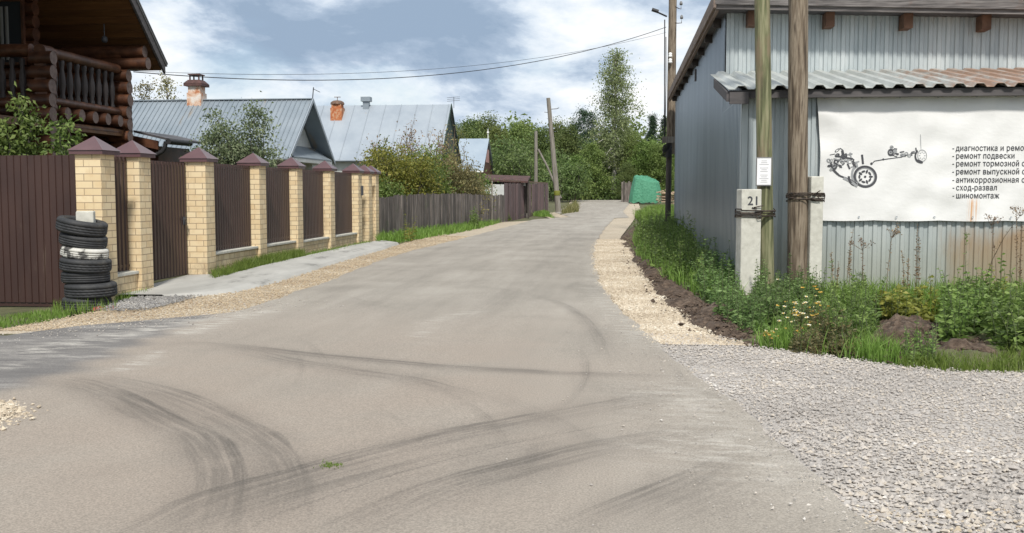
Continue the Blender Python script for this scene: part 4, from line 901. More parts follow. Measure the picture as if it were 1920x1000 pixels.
# awning: trapezoid sheet on battens
AX0 = float(at(1366, 168, 15.35)[0])
sv = np.array([0, 18.57-15.35, zaw_f-zaw_n]); sl = float(np.linalg.norm(sv)); sv = sv/sl; nn = np.array([0, -sv[2], sv[1]])
aw = MB(); aw.corr((AX0, 15.35, zaw_n), (1, 0, 0), sv, nn, GXE-AX0, sl, .285, .052, .34, .16); ao = aw.build('awning', 'awning', ga)
sm_ = ao.modifiers.new('thickness', 'SOLIDIFY'); sm_.thickness = .008
mb = MB(); mb.box(AX0+.02, GXE, 15.42, 15.50, zaw_n-.12, zaw_n-.005)
mb.box(AX0+.02, AX0+.30, 15.36, 15.41, zaw_n-.21, zaw_n-.035); mb.build('awning_beam', 'beam_grey', ga)
mb = MB(); e0 = np.array([AX0+.0, 15.40, zaw_n-.10]); e1 = np.array([AX0+.0, 17.6, zaw_n-.08+(17.6-15.35)/(18.57-15.35)*(zaw_f-zaw_n)])
mb.obox((e0+e1)/2, (.022, 0, 0), (e1-e0)/2, (0, 0, .075)); mb.build('awning_end_board', 'beam_grey', ga)
h_ = at(1307, 143, 25.5); mb = MB(); mb.box(GX-.05, GX-.018, h_[1]-.1, h_[1]+.1, h_[2]-.12, h_[2]+.16); mb.build('wall_bracket', 'beam_grey', ga)

# banner on the front wall
YBN = 15.62
q0 = at(1530, 178, YBN); q1 = at(1542, 413, YBN); zt_, zb_ = float(q0[2]), float(q1[2]); bx0 = float(q0[0]); bx1 = 8.6
ban = thing('banner', (BAN_O[0], BAN_O[1], BAN_O[2]), 'large white vinyl banner with black lettering on the garage wall', 'banner')
nx, nz_ = 300, 110; U = np.linspace(0, 1, nx)[:, None]; Vv = np.linspace(0, 1, nz_)[None]
ledge = bx0 + (.02 + .03*np.sin(np.pi*np.clip((1-Vv)*1.15, 0, 1))**2 + .07*(1-Vv))
xx = ledge + (bx1-ledge)*U; zz = zb_ + (zt_-zb_)*Vv + 0*U
zz = zz + (.012*np.abs(np.sin(xx*np.pi/.95)))*(Vv > .97) - .012*np.abs(np.sin(xx*np.pi/.95))*(Vv < .02)
rngb = np.random.default_rng(5)
def wrinkle(xx, zz, U, Vv):
  wr = .004*np.sin(xx*5.1+zz*7.3) + .004*np.sin(xx*11.7-zz*9.1) + .012*np.exp(-Vv*9)*np.sin(xx*6.6) + .012*np.exp(-(1-Vv)*8)*np.sin(xx*6.6+.6) + .012*np.exp(-U*26)*np.sin(zz*11)
  wr = wr + .02*np.exp(-((1-Vv)*5.5))*np.abs(np.sin(xx*np.pi/.55)) + .006*np.sin(zz*13+xx*2)*np.exp(-((xx-4.75)/.5)**2)
  wr = wr + .014*np.sin((xx+zz*1.4)*9)*np.exp(-((xx-bx0-.25)**2/.09+(zz-zt_+.2)**2/.05))
  return wr
wr = wrinkle(xx, zz, U, Vv)
def on_sheet(mb):      # prints lie on the wrinkled vinyl
    for i, v in enumerate(mb.V):
        if len(v):
            e = wrinkle(v[:, 0], v[:, 2], (v[:, 0]-bx0-.05)/(bx1-bx0-.05), (v[:, 2]-zb_)/(zt_-zb_)); v[:, 1] += e + .034 - .0145
mb = MB(); mb.grid(np.stack([xx, YBN + wr - .01, zz], -1)); mb.build('sheet', 'banner', ban)
def dpt(px, py): 
    p = at(px, py, YBN-.034); return (float(p[0]), float(p[1]), float(p[2]))
def text_mesh(txt, size):      # outlines of the built-in font, filled by a constrained triangulation
    from mathutils.geometry import delaunay_2d_cdt
    cu = bpy.data.curves.new('t', 'FONT'); cu.body = txt; cu.size = 1.0; cu.resolution_u = 4; cu.fill_mode = 'NONE'; cu.space_character = 1.06
    o = bpy.data.objects.new('t', cu); C.objects.link(o); dg = bpy.context.evaluated_depsgraph_get()
    me = bpy.data.meshes.new_from_object(o.evaluated_get(dg)); bpy.data.objects.remove(o)
    V = [q.co.xy for q in me.vertices]; E = [tuple(e.vertices) for e in me.edges]; bpy.data.meshes.remove(me)
    v, _, f = delaunay_2d_cdt([Vector(p) for p in V], E, [], 1, 1e-5)[:3]
    x0, y0, x1, y1 = np.array([[*V[a], *V[b]] for a, b in E]).T
    def ins(p):
        c = (y0 > p[1]) != (y1 > p[1]); return (c & (x0 + (p[1]-y0)/(y1-y0+1e-15)*(x1-x0) > p[0])).sum() % 2 == 1
    f = [tuple(t) for t in f if ins(sum((v[i] for i in t), Vector((0, 0)))/3)]
    return np.array([(p[0], p[1], 0) for p in v])*size, f
def put_text(mb, txt, x, y, z, size, bold=0, width=None):
    v, f = text_mesh(txt, size)
    s = 1 if width is None else width/(v[:, 0].max()-v[:, 0].min())
    for i, (dx, dz) in enumerate(((0, 0),) if not bold else ((-bold, 0), (bold, 0), (0, bold), (0, -bold))):
        P = np.stack([x + dx + v[:, 0]*s, 0*v[:, 0] + y - .0005*i, z + dz + v[:, 1]], 1); mb.add(P, np.array(f))
lines = ['диагностика и ремонт', 'ремонт подвески', 'ремонт тормозной системы', 'ремонт выпускной системы', 'антикоррозионная обработка', 'сход-развал', 'шиномонтаж']
ly = [283, 297.5, 312, 327, 342.5, 357, 372]; xr_ = [None, 1902, None, None, None, 1870, 1873]
mb = MB(); t0 = dpt(1793, 290); ww = dpt(1902, 297)[0]-t0[0]
vv, _ = text_mesh('ремонт подвески', .118); sc_ = ww/(vv[:, 0].max()-vv[:, 0].min())
for s_, y_ in zip(lines, ly):
    p = dpt(1793, y_); vt, _ = text_mesh(s_, .118)
    put_text(mb, s_, p[0], p[1], p[2], .118, .0016, (vt[:, 0].max()-vt[:, 0].min())*sc_)
    mb.obox(np.array(dpt(1788.5, y_-4)), (.013, 0, 0), (0, .001, 0), (0, 0, .006))
on_sheet(mb); mb.build('lettering', 'ink', ban)
# line drawing of a bare chassis: engine, axles, two wheels
def ell(mb, px, py, rx_, ry_, ri=0, n=36, a0=0, a1=6.2832, tilt=0, dy=0):
    th = np.linspace(a0, a1, n); c_, s_ = math.cos(tilt), math.sin(tilt); O = []
    for k in (1, ri): O.append([(px + (rx_*k*math.cos(t))*c_ - (ry_*k*math.sin(t))*s_, py + (rx_*k*math.cos(t))*s_ + (ry_*k*math.sin(t))*c_) for t in th])
    A_ = np.array([[np.array(dpt(*o_)) + [0, -dy, 0], np.array(dpt(*i_)) + [0, -dy, 0]] for o_, i_ in zip(*O)]); mb.grid(A_, smooth=False)
def stroke(mb, pts, w, dy=0):
    for (x0, y0), (x1, y1) in zip(pts[:-1], pts[1:]):
        d = np.array([x1-x0, y1-y0], float); d /= np.linalg.norm(d)+1e-9; nx_, ny_ = -d[1]*w/2, d[0]*w/2
        mb.add([np.array(dpt(*q)) + [0, -dy, 0] for q in ((x0+nx_, y0+ny_), (x1+nx_, y1+ny_), (x1-nx_, y1-ny_), (x0-nx_, y0-ny_))], [(0, 1, 2, 3)])
dk, md = MB(), MB()
ell(dk, 1623, 331.5, 22.5, 21, .80, tilt=.15); ell(md, 1623, 331.5, 18, 16.8, .93, tilt=.15, dy=.002)
for k in range(10):
    a_ = k*.6283; c_, s_ = math.cos(a_), math.sin(a_)
    ell(dk, 1623+10.8*c_, 331.5+10.2*s_, 4.0, 2.0, 0, 10, tilt=a_+1.57 if k % 2 else a_, dy=.002)
ell(dk, 1623, 331.5, 2.3, 2.3, 0, 12, dy=.002)
ell(md, 1611, 328, 15, 20, .72, a0=1.7, a1=4.6); ell(dk, 1607, 333, 17, 17, .74, a0=1.5, a1=3.3, dy=.001)
rgd = np.random.default_rng(12)
for k in range(46):    # engine block: short overlapping strokes and rings
    t = rgd.random(); ex = 1556 + 50*t + rgd.normal(0, 3); ey = 311 - 12*math.sin(t*3) + rgd.normal(0, 9)
    if k % 3 == 0: ell(dk if k % 2 else md, ex, ey, rgd.uniform(2, 6), rgd.uniform(2, 5), rgd.uniform(.3, .7), 14, tilt=rgd.uniform(0, 3), dy=.0015+.0003*(k % 5))
    else:
        a_ = rgd.uniform(-.9, .9) + (1.57 if rgd.random() < .3 else .45); l_ = rgd.uniform(4, 13); stroke(dk if k % 4 else md, [(ex-l_*math.cos(a_)/2, ey-l_*math.sin(a_)/2), (ex+l_*math.cos(a_)/2, ey+l_*math.sin(a_)/2)], rgd.uniform(1.2, 3.4), .001+.0003*(k % 7))
stroke(dk, [(1566, 292), (1600, 298)], 3); stroke(dk, [(1580, 282), (1582, 292)], 5); stroke(dk, [(1617, 290), (1619, 308)], 4); stroke(dk, [(1557, 300), (1562, 318), (1572, 328)], 3.2, .001)
stroke(dk, [(1561, 316), (1575, 330), (1596, 338), (1606, 346)], 3.5); stroke(md, [(1582, 334), (1598, 342), (1608, 350)], 5, .001)
stroke(dk, [(1636, 307), (1641, 302), (1659, 299), (1690, 295), (1704, 290)], 1.6); ell(dk, 1635, 307, 2.5, 2.5, 0, 10); ell(dk, 1657, 299, 2, 2, 0, 10)
for k in range(26):
    ex = 1668 + 46*rgd.random(); ey = 286 + rgd.normal(0, 3.6) + (ex-1668)*.08; a_ = rgd.uniform(-.5, .7); l_ = rgd.uniform(3, 10)
    if k % 3: stroke(dk, [(ex-l_/2, ey), (ex+l_/2*math.cos(a_), ey+l_/2*math.sin(a_))], rgd.uniform(1.2, 3), .001+.0003*(k % 5))
    else: ell(md, ex, ey, 3.6, 3, .5, 12, dy=.002+.0003*(k % 4))
ell(dk, 1671, 286, 6, 7, .45, 18); ell(dk, 1724, 293, 8.5, 12.5, .62, a0=1.2, a1=4.4); ell(md, 1730, 292, 9, 11.5, .86); 
for k in range(8): a_ = k*.785; ell(md, 1730+5*math.cos(a_), 292+6.4*math.sin(a_), 1.6, .8, 0, 8, tilt=a_, dy=.001)
ell(dk, 1725, 303, 7, 3, 0, 14, tilt=.4, dy=.001); stroke(dk, [(1718, 277), (1719, 284)], 2.5); stroke(md, [(1727, 252), (1728, 280)], .8)
on_sheet(dk); on_sheet(md); dk.build('chassis_drawing', 'ink', ban); md.build('chassis_drawing_grey', 'ink_mid', ban)
for i in range(12):
    x = bx0 + .12 + i*.55; mb = MB(); mb.lathe((0, 0, 0), [(.006, 0), (.013, .003), (.015, 0)], 12)
    for zq in (zt_-.05, zb_+.05):
        m2 = MB(); v = mb.V[0]; m2.add(np.stack([x+v[:, 0], YBN-.03-v[:, 2], zq+v[:, 1]], 1), mb.F[0][0]); m2.build('eyelet', 'galv_pale', ban)

# poles before the garage
def pole(name, pts, rad, m, label, seed, n=16):
    rg = np.random.default_rng(seed); P = np.array(pts, float); k = 26; t = np.linspace(0, 1, k)
    L_ = P[0] + (P[1]-P[0])*t[:, None]; rr = rad[0] + (rad[1]-rad[0])*t
    th = np.arange(n)*2*math.pi/n; V = np.zeros((k, n, 3))
    wv = rg.normal(0, .012, n)[None] + rg.normal(0, .006, (k, n))
    V[..., 0] = L_[:, None, 0] + (rr[:, None]*(1+wv))*np.cos(th); V[..., 1] = L_[:, None, 1] + (rr[:, None]*(1+wv))*np.sin(th); V[..., 2] = L_[:, None, 2]
    mb = MB(); A_ = np.concatenate([V, V[:, :1]], 1); mb.grid(A_); mb.add(V[-1], np.arange(n))
    o = mb.build(name, m, None, P[0]); return tag(o, label, 'pole') if label else o
pa0 = at(1436.5, 500, 14.9); pa1 = at(1429, 0, 14.9); dA = (pa1-pa0)/(pa1[2]-pa0[2])
PA = lambda z: pa0 + dA*(z-pa0[2])
pole_a = pole('utility_pole', [PA(-.2), PA(8.5)], (.115, .105), 'pole_green', 'mossy green wooden utility pole lashed to the stub numbered 21', 1)
pb0 = at(1495.5, 500, 15.05); pb1 = at(1497, 0, 15.05); dB = (pb1-pb0)/(pb1[2]-pb0[2])
PB = lambda z: pb0 + dB*(z-pb0[2])
pole_b = pole('utility_pole', [PB(-.2), PB(8.5)], (.148, .133), 'pole', 'brown weathered wooden utility pole nearest to the white banner', 2)
sa = at(1404, 355, 14.72)
def stub(c, w, d, h, rot, label, tie_z, other, orad, num=None, lean=0):
    o = thing('concrete_stub', (c[0], c[1], 0), label, 'post')
    mb = MB(); mb.box(-w/2, w/2, -d/2, d/2, -.4, h); m_ = mb.build('post', 'concrete', bevel=.015)
    m_.parent = o; m_.rotation_euler = (0, R(lean), R(rot))
    if num:
        t_ = MB(); put_text(t_, num, -.10, 0, h-.225, .175, .0035); q = t_.build('lettering', 'ink'); q.parent = m_; q.location = (.035, -d/2-.003, 0)
    # wire lashing: several turns round stub and pole
    rg = np.random.default_rng(int(h*100)); tm = MB(); ox, oy = other[0]-c[0], other[1]-c[1]; L_ = math.hypot(ox, oy); ang = math.atan2(oy, ox)
    for k in range(7):
        zz0 = tie_z + rg.normal(0, .028); pts = []
        hull = []
        for t in np.linspace(0, 2*math.pi, 41):
            ca, sa_ = math.cos(t), math.sin(t)
            # support points of the stub rectangle and of the round pole
            best = None
            rr_ = R(rot)
            for (ex, ey) in ((-w/2, -d/2), (w/2, -d/2), (w/2, d/2), (-w/2, d/2)):
                X_, Y_ = ex*math.cos(rr_)-ey*math.sin(rr_), ex*math.sin(rr_)+ey*math.cos(rr_); s_ = X_*ca+Y_*sa_
                if best is None or s_ > best[0]: best = (s_, X_, Y_)
            s2 = ox*ca+oy*sa_+orad
            if s2 > best[0]: X_, Y_ = ox+orad*ca, oy+orad*sa_
            else: X_, Y_ = best[1], best[2]
            g_ = .008+.004*(k % 3)
            pts.append((c[0]+X_+g_*ca, c[1]+Y_+g_*sa_, zz0 + .02*math.sin(t*2+k) + rg.normal(0, .004)))
        pts[-1] = pts[0]; tm.tube(pts, .0075, 5, caps=False)
    for k in range(5):
        a_ = np.array([c[0]+ox*.25+rg.normal(0, .03), c[1]+oy*.25-d/2-.045, tie_z+rg.normal(0, .03)]); tm.tube([a_, a_+[rg.normal(0, .05), -.015, rg.normal(0, .03)], a_+[.09, -.004, rg.normal(0, .03)]], .008, 5)
    tm.build('wire_lashing', 'wire', o); return o
stub((sa[0], 14.68), .30, .22, float(sa[2]), 14, 'thick pale concrete pole stub with black stencilled number 21', float(at(1404, 402, 14.6)[2]), PA(1.2), .125, '21')
sb = at(1529, 331, 15.0)
stub((sb[0], 15.0), .19, .19, float(sb[2]), 10, 'slim pale concrete pole stub standing right of the brown pole', float(at(1510, 370, 15.0)[2]), PB(1.3), .155)
# notice on the mossy pole
nq = at(1432.5, 322, 14.75)
nt_ = thing('notice_board', (nq[0], 14.765, nq[2]), 'small white printed notice in grey frame on the mossy pole', 'notice')
mb = MB(); mb.box(nq[0]-.112, nq[0]+.112, 14.752, 14.768, nq[2]-.208, nq[2]+.208); mb.build('frame', 'grey_frame', nt_, bevel=.003)
mb = MB(); mb.box(nq[0]-.098, nq[0]+.098, 14.746, 14.7515, nq[2]-.19, nq[2]+.19); mb.build('paper', 'paper', nt_)
mb = MB(); rg = np.random.default_rng(3)
for k in range(13):
    if k in (3, 7): continue
    w_ = .15*rg.uniform(.45, 1); z = nq[2]+.155-k*.0255; mb.box(nq[0]-w_/2, nq[0]+w_/2, 14.7435, 14.7455, z-.004, z+.004)
mb.build('print', 'print_grey', nt_)

# tall pole behind the garage with its dark stub, insulators and cables
PX = float(at(1259, 200, 36)[0])
mp = thing('utility_pole', (PX, 36.2, .3), 'tall brown wooden pole with insulators behind the garage corner', 'pole')
o = pole('shaft', [(PX, 36.2, 2.9), (PX+.02, 36.2, 11.5)], (.16, .13), 'pole', None, 5, 12); o.location = (PX-mp.location[0], 0, 2.9-.3); o.parent = mp
mb = MB(); mb.tube([(PX-.08, 36.05, .1), (PX-.06, 36.05, 3.3)], .105, 10); mb.build('stub_post', 'dark_wood', mp)
z1 = float(at(1256, 262, 36)[2]); mb = MB(); mb.box(PX-.32, PX+.22, 35.86, 35.93, z1-.12, z1+.10); mb.build('cross_block', 'pole_grey', mp)
mb = MB(); rg = np.random.default_rng(8)
for k in range(9):
    a_ = rg.uniform(0, 6.28); c0 = np.array([PX-.15, 35.82, z1-.28-.03*k]); mb.tube([c0 + [.15*math.cos(t)*rg.uniform(.8, 1.1), .05*math.sin(2*t), .11*math.sin(t)] for t in np.linspace(0, 6.28, 18)], .014, 5, caps=False)
mb.tube([(PX-.25, 36, z1), (PX-.24, 36, 4.4), (PX-.27, 36, 7.6)], .022, 6); mb.tube([(PX-.21, 36.02, z1), (PX-.20, 36.02, 5.4), (PX-.22, 36.0, 7.0)], .016, 6); mb.build('cable_bundle', 'cable', mp)
for z, dx in ((5.92, .0), (5.65, .0)):
    mb = MB(); q = at(1257, {5.92: 103, 5.65: 114}[z], 35.9); mb.lathe((q[0], 35.95, q[2]-.08), [(.001, 0), (.06, 0), (.075, .05), (.05, .08), (.07, .11), (.045, .16), (.001, .17)], 12); mb.build('insulator', 'porcelain', mp)
for (pa, pb_) in (((1266, 12), (1277, 14)), ((1262, 42), (1278, 40))):
    a_ = at(*pa, 36.1); b_ = at(*pb_, 36.1); mb = MB(); mb.tube([a_, (a_+b_)/2+[0, 0, -.05], b_+[0, 0, -.06], b_+[0, 0, .12]], .016, 6); mb.build('hook', 'wire', mp)
    mb = MB(); mb.lathe(b_+[0, 0, .08], [(.001, 0), (.05, 0), (.055, .06), (.03, .13), (.001, .14)], 10); mb.build('insulator', 'grey_frame', mp)
a_ = at(1224, 19, 35.8); b_ = at(1250, 31, 36.1); mb = MB(); mb.tube([a_, (a_+b_)/2+[0, 0, .0], b_], .03, 6); mb.tube([a_+[-.03, 0, .02], a_+[.2, 0, -.06]], .065, 8); mb.build('lamp_arm', 'cable', mp)
# overhead cables
def cable(p0, p1, sag, r, label):
    t = np.linspace(0, 1, 40)[:, None]; P = p0*(1-t) + p1*t - np.array([0, 0, 1])*sag*4*t*(1-t)
    mb = MB(); mb.tube(P, r, 5); tag(mb.build('overhead_cable', 'cable', None, P[20]), label, 'cable')
cable(at(1249, 51, 35.9), at(250, 135, 21.5), .80, .0105, 'thick black overhead cable, lower of two to the log house')
cable(at(1249, 61, 35.9), at(246, 133, 21.55), .56, .005, 'thin overhead cable, upper of two to the log house')

# ------------------------------------------------------------------ right: soil, grass, weeds
def mound(name, px, h, seed, label, m='soil', kind='structure'):
    poly = np.array([gp(*q)[:2] for q in px]); lo, hi = poly.min(0)-.2, poly.max(0)+.2
    nx_, ny_ = max(20, min(260, int((hi[0]-lo[0])/.03))), max(20, min(420, int((hi[1]-lo[1])/.03)))
    X_, Y_ = np.meshgrid(np.linspace(lo[0], hi[0], nx_), np.linspace(lo[1], hi[1], ny_)); P = np.stack([X_.ravel(), Y_.ravel()], 1)
    d = polydist(P, np.vstack([poly, poly[:1]])); ins = inpoly(P, poly); d = np.where(ins, d, -d)
    nz = vnoise(P[:, 0], P[:, 1], seed, 6, 1.6, .62)
    z = tz(P[:, 0], P[:, 1]) - .05 + h*sst(-.06, .30, d + .10*nz)*(1+1.1*nz) + .06*nz*sst(-.1, .1, d) + .045*sst(-.12, .05, d) - .1*sst(0, -.2, d)
    mb = MB(); mb.grid(np.stack([X_, Y_, z.reshape(X_.shape)], -1)); o = mb.build(name, m); o['kind'] = kind; o['label'] = label; return o
mound('soil_bank', ((1160, 449), (1178, 432), (1192, 424), (1200, 440), (1205, 470), (1240, 505), (1300, 560), (1400, 600), (1460, 640), (1430, 652), (1380, 648), (1330, 636), (1290, 610), (1250, 575), (1210, 530), (1190, 500)), .07, 1, 'bare brown soil bank between gravel verge and weeds')
mound('soil_heap', ((1600, 672), (1640, 610), (1700, 596), (1745, 606), (1770, 630), (1750, 672), (1690, 690)), .105, 2, 'dark heap of dug soil in front of the weeds')
mound('soil_heap', ((1752, 668), (1772, 628), (1840, 622), (1890, 640), (1895, 668), (1820, 688)), .06, 3, 'lower dark soil heap at the right edge')
mound('soil_strip', ((1330, 560), (1400, 540), (2100, 560), (2100, 690), (1760, 694), (1620, 678), (1500, 660), (1420, 648)), .03, 4, 'weedy soil strip along the garage front', 'turf')
def clods(px, h):
    poly = np.array([gp(*q)[:2] for q in px])
    def f(rg, n):
        P = rg.uniform(poly.min(0)-.1, poly.max(0)+.1, (n, 2)); P = P[inpoly(P + rg.normal(0, .10, P.shape), poly)]; d = polydist(P, np.vstack([poly, poly[:1]]))
        return np.column_stack([P, tz(P[:, 0], P[:, 1]) - .02 + h*sst(-.06, .26, d) + .02])
    return f
stones('soil_clods', 2600, clods(((1600, 672), (1640, 610), (1700, 596), (1745, 606), (1770, 630), (1750, 672), (1690, 690)), .105), (.019, lambda P: 1+0*P[:, 0]), 'soil', 61, 'crumbly dark clods on the larger soil heap', 'soil')
stones('soil_clods', 2200, clods(((1752, 668), (1772, 628), (1840, 622), (1890, 640), (1895, 668), (1820, 688)), .06), (.017, lambda P: 1+0*P[:, 0]), 'soil', 62, 'crumbly dark clods on the lower soil heap', 'soil')
stones('soil_clods', 9000, clods(((1168, 450), (1185, 445), (1205, 470), (1240, 505), (1300, 560), (1400, 600), (1460, 640), (1430, 652), (1380, 648), (1330, 636), (1290, 610), (1250, 575), (1210, 530), (1190, 500)), .07), (.020, lambda P: 1+0*P[:, 0]), 'soil', 63, 'loose brown clods along the bare soil bank', 'soil')
grass('grass', poly_samp([(1186, 452), (1200, 430), (1225, 405), (1262, 405), (1275, 430), (1330, 480), (1390, 530), (1400, 570), (1330, 570), (1250, 530), (1195, 490)]), 9000, .30, .016, 31, 'grass', 'lush bright green grass bank beside the garage side wall', .55)
grass('grass', poly_samp([(1190, 408), (1215, 384), (1262, 380), (1262, 410), (1215, 430)]), 5000, .5, .035, 32, 'grass', 'tall pale grass and flowers at the far right verge', .5)
grass('grass', poly_samp([(1410, 652), (1520, 670), (1640, 686), (1700, 690), (1640, 640), (1420, 610)], clump=26), 1900, .22, .010, 33, 'grass', 'green grass under the daisies in front of the poles', .5)
grass('grass', poly_samp([(1680, 692), (1760, 702), (1990, 708), (1990, 660), (1900, 655), (1860, 685), (1740, 672)], clump=40), 1700, .13, .009, 34, 'grass', 'tufts of short grass at the edge of the stone yard', .5)
grass('grass', poly_samp([(1500, 610), (1640, 600), (1990, 610), (1990, 560), (1500, 560)]), 5000, .32, .013, 35, 'grass', 'grass growing along the foot of the garage wall', .5)
grass('grass', lambda rg, n: np.column_stack([rg.normal(gp(620, 891)[0], .035, n), rg.normal(gp(620, 891)[1], .028, n), np.full(n, .05)]), 110, .017, .006, 36, 'grass', 'tiny green sprout growing through the asphalt', .9)
def weed_patch(name, px, n, h, leaf, lw, ml, ms, label, cat, seed, nl=26, group=None, tint=.5, up=.3, lean=.15, top=.35, start=.1, pick=None):
    rg = np.random.default_rng(seed)
    poly = np.array([gp(*q)[:2] for q in px]); lo, hi = poly.min(0), poly.max(0); P = rg.uniform(lo, hi, (n*6, 2)); P = P[inpoly(P, poly)][:n]
    c = P.mean(0); o = thing(name, (c[0], c[1], float(tz(*c))), label, cat, group); S, Lf = MB(), MB(); tips = []
    for x, y in P:
        tips.append(herb(S, Lf, x, y, float(tz(x, y))-.02, h*np.clip(rg.lognormal(-.30, .25), .4, 1.35)*(.85+.25*math.sin(x*4.1+y*2.3)), rg, nl, leaf*rg.uniform(.75, 1.25), lw, lean, top, tint=tint+rg.normal(0, .13)+(.32 if rg.random() < .13 else 0)+.12*math.sin(x*3.3-y*2.1), up=up, start=start))
    S.build('stems', ms, o); Lf.build('foliage', ml, o); return o, np.array(tips), rg
weed_patch('weed_clump', ((1192, 485), (1192, 445), (1225, 425), (1262, 420), (1290, 450), (1330, 520), (1310, 545), (1240, 525)), 520, .78, .125, .46, 'leaf', 'stem', 'lush bright green weeds at the far end of the grass bank', 'weeds', 41, 26, up=.45)
weed_patch('weed_clump', ((1300, 545), (1320, 490), (1370, 500), (1392, 540), (1390, 590), (1350, 590)), 220, .68, .11, .44, 'leaf_dark', 'stem', 'dark green nettle clump left of the stub numbered 21', 'weeds', 42, 26, up=.2)
weed_patch('weed_clump', ((1340, 600), (1380, 575), (1430, 580), (1440, 625), (1400, 632)), 130, .44, .09, .44, 'leaf_dark', 'stem', 'low dark weeds at the foot of the numbered stub', 'weeds', 43, 24)
weed_patch('weed_clump', ((1400, 600), (1420, 560), (1520, 560), (1540, 600), (1500, 625), (1430, 620)), 260, .56, .10, .42, 'leaf_dark', 'stem', 'dense dark green mugwort in front of the two wooden poles', 'weeds', 44, 30, up=.4)
weed_patch('weed_clump', ((1530, 640), (1540, 575), (1620, 570), (1650, 610), (1640, 650), (1590, 665)), 260, .50, .10, .36, 'leaf', 'stem', 'feathery mid green mugwort left of the soil heap', 'weeds', 45, 30, up=.5)
weed_patch('leafy_shrub', ((1645, 606), (1660, 590), (1745, 588), (1760, 604), (1720, 616), (1670, 618)), 120, .42, .10, .62, 'leaf_yellow', 'stem', 'low yellow-green broad-leaved plant behind the soil heap', 'plant', 46, 14, up=.25, top=.7, start=.3)
weed_patch('leafy_shrub', ((1760, 640), (1775, 598), (1840, 598), (1850, 640), (1800, 652)), 150, .58, .12, .52, 'leaf', 'stem', 'green bushy weed with dark leaves right of the yellowish plant', 'plant', 47, 28, up=.25)
weed_patch('leafy_shrub', ((1845, 650), (1850, 598), (1960, 596), (1990, 664), (1900, 672)), 240, .58, .125, .56, 'leaf', 'stem', 'tall broad green weed clump at the right edge', 'plant', 48, 30, up=.2)
weed_patch('leafy_shrub', ((1860, 620), (1880, 600), (1940, 600), (1950, 620)), 16, .68, .11, .5, 'leaf_yellow', 'stem', 'yellowing leafy stalks among the weeds at the right edge', 'plant', 55, 16, start=.6)
weed_patch('weed_clump', ((1690, 690), (1700, 662), (1750, 668), (1755, 692)), 34, .34, .075, .35, 'leaf', 'stem', 'small green weed tuft in front of the two soil heaps', 'weeds', 49, 20, up=.5)
weed_patch('weed_clump', ((1480, 665), (1500, 620), (1560, 640), (1620, 672), (1560, 674)), 140, .36, .085, .36, 'leaf_olive', 'stem', 'olive and reddish weeds at the gravel edge below the mugwort', 'weeds', 50, 24, up=.5)
weed_patch('weed_clump', ((1200, 410), (1230, 385), (1262, 385), (1262, 405), (1220, 425)), 60, .6, .12, .4, 'leaf_olive', 'stem', 'olive weeds with pale seed heads by the back garage corner', 'weeds', 56, 20, up=.5)
def daisies(px, n, h, label, seed, mp_, ms):
    o, tips, rg = weed_patch('daisy_clump', px, n, h, .06, .35, 'leaf', 'stem', label, 'flowers', seed, 16, up=.7)
    Wm, Ym = MB(), MB()
    for t in tips:
        az = rg.uniform(0, 6.28, 9); D = np.stack([np.cos(az), np.sin(az), .3+0*az], 1) + np.array([0, -.5, .2]); P = np.repeat(t[None], 9, 0)
        (leaves(Wm if rg.random() < ms else Ym, P, D, .026*rg.uniform(.8, 1.3), .014, rg, rg.random(9)))
        Ym.lathe(t + [0, 0, .0], [(.001, .012), (.009, .008), (.011, 0)], 7)
    if Wm.V: Wm.build('petals', 'petal_white', o)
    Ym.build('flower_heads', 'petal_yellow', o)
daisies(((1455, 640), (1470, 612), (1530, 610), (1545, 640), (1500, 655)), 60, .44, 'clump of white and yellow daisies below the brown pole', 51, 0, .55)
daisies(((1425, 655), (1435, 640), (1462, 645), (1455, 662)), 20, .26, 'small orange-yellow flower tuft at the edge of the gravel', 52, 0, .2)
# tall dry stalks before the garage wall
stalks = [((1587, 560), 1.02, 'dark dry weed stalk nearest to the slim stub', 0), ((1618, 575), .78, 'pale drooping dry stalk left of the yellowish plant', 1), ((1716, 575), 1.12, 'tallest brown dry dock stalk in front of the garage wall', 0),
          ((1695, 575), .75, 'short brown dry stalk beside the tallest dock stalk', 0), ((1660, 585), .98, 'thin leaning dry stem crossing the corrugated wall', 1), ((1808, 575), .98, 'green-brown upright stalk before the pale wall seam', 2), ((1842, 570), 1.25, 'orange-brown dry umbel stalk left of the right edge', 1),
          ((1868, 570), 1.1, 'thin brown stalk among the right weed clump', 1), ((1905, 575), 1.3, 'tall reddish dry stalk at the right edge', 0), ((1562, 575), .72, 'dark seed stalk close behind the slim concrete stub', 0)]
for i, (px, h, lb, ty) in enumerate(stalks):
    p = gp(*px); rg = np.random.default_rng(70+i); o = thing('dry_stalk', p, lb, 'plant', 'dry weed stalks in front of the garage wall'); S, Lf = MB(), MB()
    for k in range(2 if ty == 0 else 1):
        tip = herb(S, Lf, p[0]+.04*k, p[1], p[2], h*(1-.15*k), rg, 60 if ty == 0 else 20, .05 if ty != 2 else .08, .4, .3 if ty == 1 else .08, .6, up=.6, start=.35 if ty == 0 else .55)
        if ty == 1:
            for q in range(9):
                d = nrm(np.array([rg.normal(), rg.normal(), 1.1])); e = tip + d*rg.uniform(.06, .16); S.tube([tip-[0, 0, .02], e], .0025, 3, caps=False)
                leaves(Lf, np.repeat(e[None], 9, 0)+rg.normal(0, .016, (9, 3)), rg.normal(0, 1, (9, 3)), .03, .014, rg, rg.random(9))
    S.build('stem', 'dry_stem' if ty != 2 else 'stem', o); Lf.build('seed_heads', 'dry_leaf' if ty != 2 else 'leaf', o)

